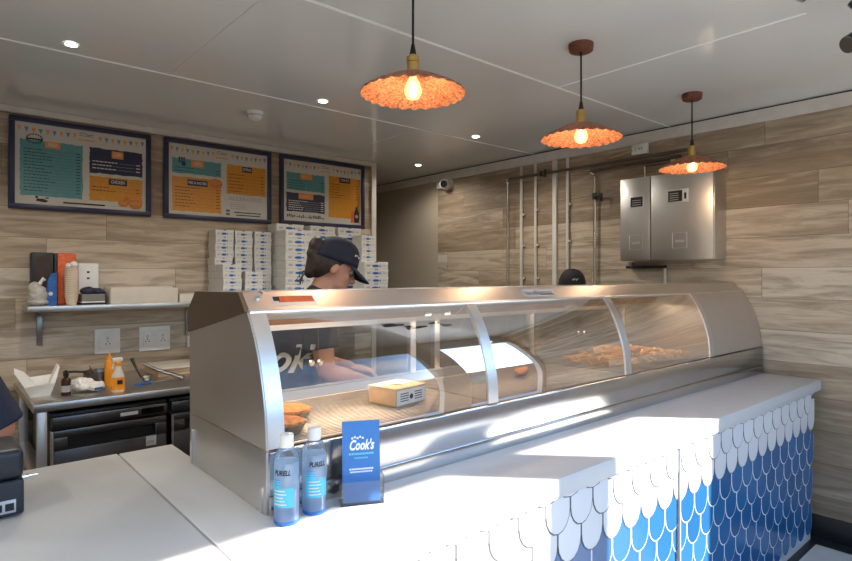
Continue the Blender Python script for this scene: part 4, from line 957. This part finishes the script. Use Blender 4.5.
vpipe('cable_conduit', 3.107, 2.478, 0.012, 'white_trim', 'white conduit between the leftmost conduit and the wide trunking', 'conduit', (1.78, 2.08, 1.50))
vpipe('cable_trunking', 2.911, 2.478, 0.020, 'white_trim', 'wide pale trunking running up behind the black cap', 'trunking', (), True)
vpipe('cable_conduit', 2.783, 2.478, 0.013, 'white_trim', 'white conduit just right of the wide trunking', 'conduit', (1.80, 2.10))
t = thing('gas_pipe', 'metal pipe rising to a long level run under the wall trim', 'pipe', (XW, 3.409, 0))
b = MB(); b.cyl((XW - 0.03, 3.409, 0), (XW - 0.03, 3.409, 2.36), 0.011, 'copper_pipe', 12); b.build('riser', t)
b = MB(); b.cyl((XW - 0.052, 3.39, 2.372), (XW - 0.052, 1.78, 2.372), 0.012, 'dark_pipe', 12); b.build('level_run', t)
b = MB(); b.tube([(XW - 0.03, 3.409, 2.34), (XW - 0.032, 3.408, 2.362), (XW - 0.045, 3.40, 2.372), (XW - 0.052, 3.37, 2.372)], 0.016, 'chrome', 10); b.build('elbow', t)
b = MB(); b.cyl((XW - 0.052, 3.015, 2.352), (XW - 0.052, 3.015, 2.392), 0.02, 'black', 12); b.cyl((XW - 0.052, 3.03, 2.372), (XW - 0.052, 2.97, 2.372), 0.017, 'dark_pipe', 12); b.box((XW - 0.085, 2.955, 2.335), (XW - 0.07, 2.97, 2.40), 'black', 0.003); b.build('valve', t)
t = thing('water_pipe', 'metal pipe with a black valve rising left of the control cabinets', 'pipe', (XW, 2.524, 0))
b = MB(); b.cyl((XW - 0.03, 2.524, 0), (XW - 0.03, 2.524, 2.29), 0.011, 'copper_pipe', 12); b.build('riser', t)
b = MB(); b.tube([(XW - 0.03, 2.524, 2.27), (XW - 0.032, 2.53, 2.30), (XW - 0.04, 2.555, 2.32), (XW - 0.04, 2.575, 2.338), (XW - 0.04, 2.55, 2.338)], 0.015, 'chrome', 10); b.build('elbow', t)
b = MB(); b.cyl((XW - 0.04, 2.57, 2.338), (XW - 0.04, 1.85, 2.338), 0.011, 'dark_pipe', 12); b.build('level_run', t)
b = MB(); b.cyl((XW - 0.03, 2.524, 2.11), (XW - 0.03, 2.524, 2.16), 0.02, 'black', 12); b.box((XW - 0.07, 2.44, 2.09), (XW - 0.055, 2.455, 2.15), 'black', 0.003); b.box((XW - 0.06, 2.45, 2.13), (XW - 0.04, 2.53, 2.145), 'black', 0.003); b.build('valve', t)
t = thing('solenoid_pipe', 'short metal pipe with brass fittings above the control cabinets', 'pipe', (XW, 2.0, 2.30))
b = MB(); b.cyl((XW - 0.07, 2.1, 2.306), (XW - 0.07, 1.78, 2.306), 0.012, 'dark_pipe', 12); b.build('level_run', t)
for y in (1.80, 1.86):
    b = MB(); b.cyl((XW - 0.07, y, 2.306), (XW - 0.07, y + 0.035, 2.306), 0.018, 'chrome', 10); b.build('fitting', t)
b = MB(); b.cyl((XW - 0.07, 2.09, 2.306), (XW - 0.07, 2.09, 2.207), 0.009, 'copper_pipe', 10); b.build('drop', t)
t = thing('junction_box', 'small white socket box high on the wall with a tan cable', 'socket', (XW, 2.13, 2.4))
b = MB(); b.box((XW - 0.045, 2.085, 2.40), (XW - 0.0185, 2.21, 2.475), 'white', 0.004); b.build('box', t)
b = MB(); b.box((XW - 0.0475, 2.125, 2.435), (XW - 0.0445, 2.135, 2.443), 'black'); b.box((XW - 0.0475, 2.145, 2.435), (XW - 0.0445, 2.155, 2.443), 'black'); b.box((XW - 0.047, 2.17, 2.42), (XW - 0.0445, 2.185, 2.45), 'white_trim', 0.001); b.build('face', t)
b = MB(); b.tube([(XW - 0.05, 2.20, 2.43), (XW - 0.065, 2.26, 2.418), (XW - 0.07, 2.33, 2.406), (XW - 0.06, 2.38, 2.402)], 0.006, 'yellow_cable', 8); b.build('cable', t)
t = thing('security_camera', 'white turret security camera in the corner by the passage', 'camera', (XW, 4.24, 2.42))
b = MB(); b.cyl((XW - 0.001, 4.20, 2.432), (XW - 0.035, 4.20, 2.432), 0.058, 'white', 24); b.box((XW - 0.04, 4.26, 2.40), (XW - 0.001, 4.35, 2.465), 'white', 0.006); b.build('base', t)
cv = Vector((-0.78, -0.62, -0.1)).normalized(); cc = Vector((XW - 0.065, 4.20, 2.428))
b = MB(); b.ell(cc, (0.054, 0.054, 0.054), 'white', sub=3); b.build('ball', t)
b = MB(); b.cyl(cc + cv * 0.040, cc + cv * 0.056, 0.034, 'black_gloss', 20); b.build('lens', t)

# ------------------------------------------------------------------ ceiling fittings
def pendant(x, y, label):
    t = thing('pendant_lamp', label, 'lamp', (x, y, H), group='copper pendant lamps over the range')
    Z = lambda z: z - 2.142
    b = MB(); b.lathe([(0.045, H - 0.036), (0.052, H - 0.032), (0.055, H - 0.006), (0.055, H)], (x, y, 0), 'rose', 26); b.build('ceiling_rose', t)
    b = MB(); b.cyl((x, y, 2.285), (x, y, H - 0.034), 0.0042, 'cable', 8); b.cone((x, y, 2.27), (x, y, 2.305), 0.012, 0.006, 'cable', 12); b.build('flex', t)
    b = MB(); b.lathe([(0.016, 2.205), (0.0215, 2.207), (0.0215, 2.215), (0.020, 2.217), (0.020, 2.243), (0.0225, 2.246), (0.0225, 2.262), (0.012, 2.268), (0.010, 2.276)], (x, y, 0), 'brass', 22); b.build('lamp_holder', t)
    n = 26
    def wob(a, i, r, z):
        k = min(1.0, max(0.0, (r - 0.03) / 0.14)); w = abs(math.sin(a * n / 2)); return (r * (1 + 0.012 * k * (w - 0.5)), z - 0.0065 * k * (w - 0.3))
    prof = [(0.021, 2.210), (0.045, 2.205), (0.085, 2.190), (0.125, 2.171), (0.158, 2.154), (0.178, 2.142)]
    b = MB(); b.fixn = True
    b.lathe(prof + [(r - 0.001, z - 0.003) for r, z in prof[::-1]], (x, y, 0), 'shade', n * 6, wob, cap=False)
    b.build('shade', t, smooth=50)
    b = MB(); b.lathe([(0.010, 2.206), (0.012, 2.195), (0.024, 2.172), (0.030, 2.150), (0.029, 2.138), (0.020, 2.122), (0.004, 2.116)], (x, y, 0), 'bulb', 20, cap=False); bl = b.build('bulb', t, smooth=80)
    b = MB(); b.lathe([(0.003, 2.180), (0.011, 2.168), (0.014, 2.150), (0.011, 2.133), (0.003, 2.126)], (x, y, 0), 'filament', 14); b.build('filament', bl)
    L = bpy.data.lights.new('bulb_light', 'POINT'); L.energy = 1.6; L.color = (1.0, 0.74, 0.48); L.shadow_soft_size = 0.02
    lo = bpy.data.objects.new('bulb_light', L); C.objects.link(lo); lo.parent = t; lo.location = (0, 0, 2.105 - H)
    return t
p1 = pendant(1.245, 1.511, 'copper fluted pendant lamp nearest, above the left end of the range')
dup(p1, (2.228, 1.513, H), 'copper fluted pendant lamp in the middle of the row')
dup(p1, (3.322, 1.512, H), 'copper fluted pendant lamp farthest, in front of the steel cabinets')
def downlight(x, y, label, W=18.0):
    t = thing('downlight', label, 'light', (x, y, H), group='round ceiling downlights')
    b = MB(); b.lathe([(0.034, -0.001), (0.033, -0.005), (0.026, -0.005), (0.024, -0.002)], (x, y, H), 'white', 24, cap=False); b.build('rim', t)
    b = MB(); b.cyl((x, y, H - 0.004), (x, y, H - 0.001), 0.025, 'led', 24); b.build('lens', t)
    L = bpy.data.lights.new('led_light', 'SPOT'); L.energy = W; L.color = (1.0, 0.93, 0.84); L.spot_size = math.radians(160); L.spot_blend = 0.6; L.shadow_soft_size = 0.035
    lo = bpy.data.objects.new('led_light', L); C.objects.link(lo); lo.parent = t; lo.location = (0, 0, -0.012)
    return t
d0 = downlight(0.487, 3.012, 'round ceiling downlight above the leftmost menu board')
dup(d0, (1.785, 3.012, H), 'round ceiling downlight beside the nearest pendant shade')
dup(d0, (3.105, 3.03, H), 'round ceiling downlight between the first two pendants')
downlight(3.491, 4.16, 'round ceiling downlight by the passage', 11.0)
dup(d0, (-0.83, 3.012, H), 'added fill downlight unseen outside the left picture edge, over the back')  # extra lamp out of view, added to fill the back area
dup(d0, (-0.9, 1.35, H), 'added fill downlight, unseen, over the left end of the counter')  # another out-of-view lamp added as fill
t = thing('smoke_detector', 'white smoke detector on the ceiling above the second menu board', 'smoke detector', (1.575, 3.49, H))
b = MB(); b.lathe([(0.05, 0), (0.05, -0.012), (0.046, -0.014)], (1.575, 3.49, H), 'white', 24); b.build('base', t)
b = MB(); b.lathe([(0.043, -0.013), (0.043, -0.034), (0.036, -0.046), (0.02, -0.052), (0.002, -0.053)], (1.575, 3.49, H), 'white', 24); b.build('head', t)
b = MB(); b.lathe([(0.0435, -0.022), (0.0435, -0.028)], (1.575, 3.49, H), 'grey_ink', 24, cap=False); b.build('vent_ring', t)
def spot(x, y, z, dirv, label):
    t = thing('spotlight', label, 'light', (x, y, H), group='black ceiling spotlights'); d = Vector(dirv).normalized(); c = Vector((x, y, z))
    b = MB(); b.cyl((x, y, H - 0.02), (x, y, H), 0.04, 'black', 20); b.build('mount', t)
    b = MB(); b.cyl((x, y, z + 0.01), (x, y, H - 0.018), 0.008, 'black', 10); b.build('stem', t)
    b = MB(); b.cyl(c - d * 0.06, c + d * 0.07, 0.032, 'black', 22); b.cone(c + d * 0.0701, c + d * 0.075, 0.032, 0.030, 'dark_steel', 22); b.build('head', t)
spot(2.575, 0.55, 2.395, (-0.75, 0.55, -0.55), 'black spotlight at the right picture edge pointing left and down')
spot(2.40, 0.48, 2.475, (0.1, 0.7, -0.5), 'black spotlight at the top right picture corner')
spot(2.17, 0.60, 2.495, (0.0, 0.6, -0.7), 'black spotlight tip at the top edge, left of the others')

# ------------------------------------------------------------------ people
def capsule(b, p0, r0, p1, r1, m, sub=2):
    p0, p1 = Vector(p0), Vector(p1); b.ell(p0, (r0,) * 3, m, sub=sub); b.ell(p1, (r1,) * 3, m, sub=sub); b.cone(p0, p1, r0, r1, m, 14)
def chain(b, pts, rad, m):
    for (p, q), (r, s) in zip(zip(pts, pts[1:]), zip(rad, rad[1:])): capsule(b, p, r, q, s, m)
def hand(b, wrist, fwd, palm_n, m, side=1, curl=0.5):
    """palm, four unequal fingers and a thumb leaving the palm's side"""
    w = Vector(wrist); f = Vector(fwd).normalized(); n = Vector(palm_n); n = (n - f * n.dot(f)).normalized(); s = f.cross(n) * side
    c = w + f * 0.05; R = Matrix((f, s, n)).transposed(); b.ell(c, (0.052, 0.040, 0.017), m, R)
    for k, (L, o) in enumerate(((0.068, 0.030), (0.078, 0.010), (0.073, -0.010), (0.056, -0.029))):
        p = w + f * 0.09 + s * o; q = p + f * L * 0.45 + n * L * 0.12; r = q + (f * (1 - curl) + n * curl).normalized() * L * 0.32; e = r + (f * (1 - 1.5 * curl) + n * 1.4 * curl).normalized() * L * 0.26
        chain(b, [p - f * 0.03, p, q, r, e], [0.010, 0.0095, 0.009, 0.0085, 0.0075], m)
    p = w + f * 0.035 + s * 0.034; q = p + (f * 0.6 + s * 0.8).normalized() * 0.035 + n * 0.008; e = q + (f * 0.95 + s * 0.15 + n * 0.3).normalized() * 0.032
    chain(b, [w + f * 0.03 + s * 0.018, p, q, e], [0.013, 0.012, 0.0105, 0.009], m)
def person(name, label, loc, rz, J, capmat='cap_navy', bun=True, script=False, logo=True, apron=True):
    """J holds joints in a frame that faces +x with y to the person's left"""
    t = thing(name, label, 'person', loc, rz); PM = parent_matrix(t)
    hm = Matrix.Translation(Vector(J['head'])) @ Matrix.Rotation(J.get('head_yaw', 0), 4, 'Z') @ Matrix.Rotation(J.get('head_pitch', 0.2), 4, 'Y')
    Hd = lambda *p: hm @ Vector(p)
    HR = hm.to_3x3()
    pel, chest, neck = Vector(J['pelvis']), Vector(J['chest']), Vector(J['neck'])
    up = (chest - pel).normalized(); ang = math.atan2(up.x, up.z); TR = Matrix.Rotation(ang, 3, 'Y')
    b = MB(); m = 'skin'
    b.ell(pel + Vector((0, 0, 0.0)), (0.115, 0.165, 0.12), m, TR, 3); b.ell((pel + chest) / 2, (0.105, 0.145, 0.15), m, TR, 3); b.ell(chest, (0.115, 0.165, 0.15), m, TR, 3)
    capsule(b, chest + (neck - chest) * 0.6, 0.085, neck, 0.055, m); capsule(b, neck, 0.055, Hd(-0.012, 0, -0.07), 0.052, m)
    # head
    b.ell(Hd(-0.008, 0, 0.012), (0.097, 0.077, 0.105), m, HR, 3); b.ell(Hd(0.030, 0, -0.052), (0.066, 0.058, 0.072), m, HR, 3); b.ell(Hd(0.066, 0, -0.098), (0.028, 0.028, 0.022), m, HR)
    chain(b, [Hd(0.086, 0, 0.012), Hd(0.104, 0, -0.018), Hd(0.112, 0, -0.032)], [0.010, 0.011, 0.0135], m); b.ell(Hd(0.100, 0.011, -0.035), (0.012, 0.009, 0.008), m, HR); b.ell(Hd(0.100, -0.011, -0.035), (0.012, 0.009, 0.008), m, HR)
    chain(b, [Hd(0.083, 0.022, -0.063), Hd(0.094, 0, -0.061), Hd(0.083, -0.022, -0.063)], [0.006, 0.008, 0.006], m); chain(b, [Hd(0.081, 0.018, -0.074), Hd(0.092, 0, -0.074), Hd(0.081, -0.018, -0.074)], [0.006, 0.0085, 0.006], m)
    for s in (1, -1):
        b.ell(Hd(-0.012, 0.077 * s, -0.018), (0.019, 0.010, 0.031), m, HR @ Matrix.Rotation(0.25, 3, 'Y')); chain(b, [Hd(0.082, 0.020 * s, 0.026), Hd(0.074, 0.046 * s, 0.026)], [0.010, 0.010], m)
        b.ell(Hd(0.055, 0.042 * s, -0.035), (0.026, 0.022, 0.024), m, HR)
        sh, el, wr = (Vector(J[k][0 if s > 0 else 1]) for k in ('shoulder', 'elbow', 'wrist'))
        capsule(b, chest + (neck - chest) * 0.45 + Vector((0, 0.06 * s, 0)), 0.075, sh, 0.062, m)
        chain(b, [sh, sh + (el - sh) * 0.5, el, el + (wr - el) * 0.35, wr], [0.058, 0.050, 0.040, 0.043, 0.029], m)
        hand(b, wr, wr - el, J.get('palm', (0, 0, -1)), m, s)
        hp = pel + Vector((0, 0.09 * s, -0.04)); kn, an = (Vector(J[k][0 if s > 0 else 1]) for k in ('knee', 'ankle'))
        chain(b, [hp, hp + (kn - hp) * 0.5, kn, kn + (an - kn) * 0.3, an], [0.098, 0.082, 0.058, 0.058, 0.040], m); capsule(b, an + Vector((-0.03, 0, -0.03)), 0.038, an + Vector((0.13, 0, -0.055)), 0.030, m)
    b.bm.transform(PM); body = remesh(b, 'body', 0.0075, 5, None, t)
    # eyes
    for s in (1, -1):
        b = MB(); b.ell(Hd(0.0765, 0.031 * s, 0.004), (0.0115, 0.0135, 0.0105), 'eye', HR); b.ell(Hd(0.0855, 0.031 * s, 0.003), (0.0045, 0.0055, 0.0055), 'iris', HR); b.bm.transform(PM); b.build('eye', t)
    # clothes
    b = MB(); g = 0.014
    b.ell((pel + chest) / 2 + Vector((0, 0, -0.03)), (0.118 + g, 0.160 + g, 0.17), 'shirt', TR, 3); b.ell(chest, (0.118 + g, 0.172 + g, 0.16), 'shirt', TR, 3); b.ell(pel + Vector((0, 0, 0.06)), (0.12 + g, 0.165 + g, 0.11), 'shirt', TR, 3)
    capsule(b, chest + (neck - chest) * 0.55, 0.09 + g, chest + (neck - chest) * 0.95, 0.066, 'shirt')
    for s in (1, -1):
        sh, el = (Vector(J[k][0 if s > 0 else 1]) for k in ('shoulder', 'elbow')); fr = J.get('sleeve', 0.62)
        capsule(b, chest + (neck - chest) * 0.45 + Vector((0, 0.06 * s, 0)), 0.078 + g, sh, 0.064 + g, 'shirt'); b.cone(sh, sh + (el - sh) * fr, 0.064 + g, 0.060 + g * 0.8, 'shirt', 18)
    b.bm.transform(PM); shirt = remesh(b, 'shirt', 0.0085, 4, None, t)
    b = MB(); capsule(b, neck + (chest - neck) * 0.18, 0.070, neck + (chest - neck) * 0.02, 0.063, 'shirt', 3); b.bm.transform(PM); b.build('collar', t, smooth=80)
    b = MB()
    b.ell(pel + Vector((0, 0, -0.03)), (0.127, 0.178, 0.12), 'trousers', TR, 3)
    for s in (1, -1):
        hp = pel + Vector((0, 0.09 * s, -0.04)); kn, an = (Vector(J[k][0 if s > 0 else 1]) for k in ('knee', 'ankle'))
        chain(b, [hp, hp + (kn - hp) * 0.5, kn, an + Vector((0, 0, 0.03))], [0.108, 0.095, 0.074, 0.062], 'trousers')
    b.bm.transform(PM); remesh(b, 'trousers', 0.010, 4, None, t)
    for s in (0, 1):
        an = Vector(J['ankle'][s]); b = MB(); b.ell(an + Vector((0.05, 0, -0.05)), (0.135, 0.050, 0.040), 'shoe', None, 3); b.box(an + Vector((-0.08, -0.045, -0.09)), an + Vector((0.18, 0.045, -0.066)), 'shoe', 0.01); b.bm.transform(PM); b.build('shoe', t)
    if apron:
        b = MB(); b.ell((pel + chest) / 2, (0.142, 0.17, 0.25), 'apron', TR, 3); b.ell(pel + Vector((0.0, 0, -0.12)), (0.146, 0.195, 0.26), 'apron', None, 3)
        b.bm.transform(PM); ap = remesh(b, 'apron', 0.010, 3, None, t)
        bm = bmesh.new(); bm.from_mesh(ap.data); bmesh.ops.bisect_plane(bm, geom=bm.verts[:] + bm.edges[:] + bm.faces[:], plane_co=(0.045, 0, 0.9), plane_no=(-1, 0, 0.15), clear_outer=True); bm.to_mesh(ap.data); bm.free()
    # hair and cap
    b = MB(); b.ell(Hd(-0.022, 0, 0.012), (0.099, 0.083, 0.110), 'hair', HR, 3); b.ell(Hd(-0.060, 0, -0.030), (0.046, 0.060, 0.050), 'hair', HR, 3)
    if bun:
        b.ell(Hd(-0.120, 0, 0.055), (0.036, 0.040, 0.044), 'hair', HR, 3); b.ell(Hd(-0.115, 0, 0.015), (0.034, 0.036, 0.036), 'hair', HR, 3); capsule(b, Hd(-0.10, 0, 0.0), 0.040, Hd(-0.095, 0, -0.075), 0.028, 'hair')
    b.bm.transform(PM); hr = remesh(b, 'hair', 0.006, 3, None, t)
    bm = bmesh.new(); bm.from_mesh(hr.data); pc = hm @ Vector((0.002, 0, 0)); pn = HR @ Vector((1, 0, -0.7))
    bmesh.ops.bisect_plane(bm, geom=bm.verts[:] + bm.edges[:] + bm.faces[:], plane_co=pc, plane_no=pn, clear_outer=True); bm.to_mesh(hr.data); bm.free()
    for p in hr.data.polygons: p.use_smooth = True
    if bun:
        for k in range(7):
            b = MB(); a = random.uniform(-1, 1); b.tube([PM @ Hd(-0.09, 0.03 * a - 0.02, -0.05), PM @ Hd(-0.12 - 0.01 * k % 0.03, 0.04 * a - 0.03, -0.09), PM @ Hd(-0.11 - 0.03 * random.random(), 0.05 * a - 0.03, -0.14)], 0.0018, 'hair', 5); b.build('hair_strand', t)
    # cap: crown, peak, button, mark
    b = MB(); CA, CB, CH = 0.112, 0.092, 0.112; n = 28; rings = []
    for i in range(9):
        f = i / 8; rr = math.cos(f * PI / 2) ** 0.62 if f < 1 else 0.0; zz = 0.028 + CH * math.sin(f * PI / 2)
        rings.append([b.bm.verts.new(PM @ Hd(-0.008 + CA * max(rr, 0.02) * math.cos(2 * PI * k / n), CB * max(rr, 0.02) * math.sin(2 * PI * k / n), zz - 0.03 * (1 - f) * (0.5 - 0.5 * math.cos(2 * PI * k / n)) * 0.6)) for k in range(n)])
    fs = []
    for a, c in zip(rings, rings[1:]):
        for k in range(n): fs.append(b.bm.faces.new((a[k], a[(k + 1) % n], c[(k + 1) % n], c[k])))
    fs.append(b.bm.faces.new(rings[-1])); b._fin(fs, capmat); crown = b.build('cap_crown', t, smooth=80)
    md = crown.modifiers.new('s', 'SOLIDIFY'); md.thickness = 0.003
    b = MB(); A, B2 = [], []
    for k in range(15):
        a = -1.05 + 2.1 * k / 14; c0 = Vector((-0.008 + (CA - 0.006) * math.cos(a), (CB - 0.004) * math.sin(a), 0.030)); L = 0.092 * (math.cos(a * 1.35) ** 0.6 if abs(a) < 1.05 and math.cos(a * 1.35) > 0 else 0.15)
        e = c0 + Vector((L, 0.05 * L * math.sin(a), -0.035 * (L / 0.085) - 0.42 * abs(c0.y + 0) * (L / 0.085) * abs(math.sin(a)))); A.append(PM @ (hm @ c0)); B2.append(PM @ (hm @ e))
    b.strip(A, B2, capmat); pk = b.build('cap_peak', t, smooth=80); md = pk.modifiers.new('s', 'SOLIDIFY'); md.thickness = 0.004; md.offset = 0
    b = MB(); b.ell(Hd(-0.008, 0, 0.141), (0.008, 0.008, 0.005), capmat, HR); b.bm.transform(PM); b.build('cap_button', t)
    if logo:
        b = MB(); ca = J.get('logo_at', 0.0); r0 = 0.0
        for k, (dy, dz, w, h) in enumerate(((-0.020, 0.0, 0.010, 0.012), (-0.006, 0.004, 0.012, 0.006), (0.008, -0.001, 0.010, 0.010), (0.020, 0.003, 0.008, 0.006))):
            a = ca + dy / 0.1; zz = J.get('logo_z', 0.078) + dz; fz = math.asin(min(1, (zz - 0.028) / CH)) / (PI / 2); q = math.cos(fz * PI / 2) ** 0.62
            c = Hd(-0.008 + (CA * q + 0.0035) * math.cos(a), (CB * q + 0.0035) * math.sin(a), zz)
            b.ell(c, (0.002, w * 0.55, h * 0.5), 'white', HR @ Matrix.Rotation(a, 3, 'Z'))
        b.bm.transform(PM); b.build('cap_mark', t)
    if script:
        # white script across the side and back of the shirt, laid on its surface
        bm = bmesh.new(); bm.from_mesh(shirt.data); tree = BVHTree.FromBMesh(bm)
        tm = MB(); tm.text("Cook's", Matrix.Identity(4), 0.17, 'pale_ink', 0.0, 0.3, bold=0.004); sb = MB(); i = sb.mi('pale_ink'); vm = {}
        bmesh.ops.subdivide_edges(tm.bm, edges=tm.bm.edges[:], cuts=1)
        a0 = math.radians(script)
        D = Vector((math.cos(a0), math.sin(a0), 0)); S = Vector((-D.y, D.x, 0)); ctr = Vector((pel.x + 0.05, 0, (pel.z + chest.z) / 2 + 0.07))
        for f in tm.bm.faces:
            vs = []
            for v in f.verts:
                if v not in vm:
                    o = ctr + S * v.co.x + Vector((0, 0, v.co.y)) + D * 0.6; hit = tree.ray_cast(o, -D); vm[v] = sb.bm.verts.new(hit[0] + D * 0.003) if hit[0] else None
                vs.append(vm[v])
            if all(vs):
                try: nf = sb.bm.faces.new(vs); nf.material_index = i
                except ValueError: pass
        tm.bm.free(); bm.free(); sb.bm.transform(PM); sb.fixn = False; sb.build('back_script', t)
    return t
LEG = dict(knee=[(0.02, 0.10, 0.50), (0.02, -0.10, 0.50)], ankle=[(-0.02, 0.11, 0.09), (-0.02, -0.11, 0.09)])
J1 = dict(LEG, pelvis=(0, 0, 0.93), chest=(0.10, 0, 1.24), neck=(0.185, 0, 1.43), head=(0.262, 0, 1.565), head_pitch=0.42, head_yaw=0.0,
          shoulder=[(0.14, 0.175, 1.365), (0.14, -0.175, 1.365)], elbow=[(0.16, 0.25, 1.10), (0.17, -0.22, 1.10)], wrist=[(0.38, 0.16, 1.06), (0.38, -0.13, 1.03)], logo_at=-0.75)
a1 = math.atan2(-0.30, 0.95)
hx, hy = 1.462, 2.36
person('person', 'worker in a navy cap and navy shirt looking down behind the range', (hx - 0.262 * math.cos(a1), hy - 0.262 * math.sin(a1), 0), a1, J1, script=-128)
J2 = dict(LEG, pelvis=(-0.02, 0, 0.88), chest=(0.14, 0, 1.14), neck=(0.25, 0, 1.30), head=(0.335, 0, 1.427), head_pitch=0.38,
          shoulder=[(0.19, 0.17, 1.25), (0.19, -0.17, 1.25)], elbow=[(0.16, 0.27, 1.0), (0.16, -0.27, 1.0)], wrist=[(0.28, 0.12, 0.88), (0.28, -0.12, 0.88)], logo_at=0.05, logo_z=0.108,
          knee=[(0.06, 0.10, 0.47), (0.06, -0.10, 0.47)])
a2 = math.atan2(-0.70, -0.72)
person('person', 'worker bowed behind the range so that only a black cap shows', (3.31 - 0.335 * math.cos(a2), 2.32 - 0.335 * math.sin(a2), 0.0), a2, J2, 'cap_black', False, False, True, False)
J3 = dict(LEG, pelvis=(0, 0, 0.93), chest=(0.05, 0, 1.24), neck=(0.09, 0, 1.44), head=(0.13, 0, 1.585), head_pitch=0.3,
          shoulder=[(0.07, 0.18, 1.38), (0.07, -0.18, 1.38)], elbow=[(0.13, 0.350, 1.035), (0.0, -0.28, 1.10)], wrist=[(0.32, 0.14, 1.09), (0.24, -0.2, 1.10)], sleeve=1.0)
person('person', 'worker in a dark shirt, only an elbow showing at the left edge', (-0.175, 2.40, 0), -PI / 2, J3, 'cap_navy', False, False, True, False)
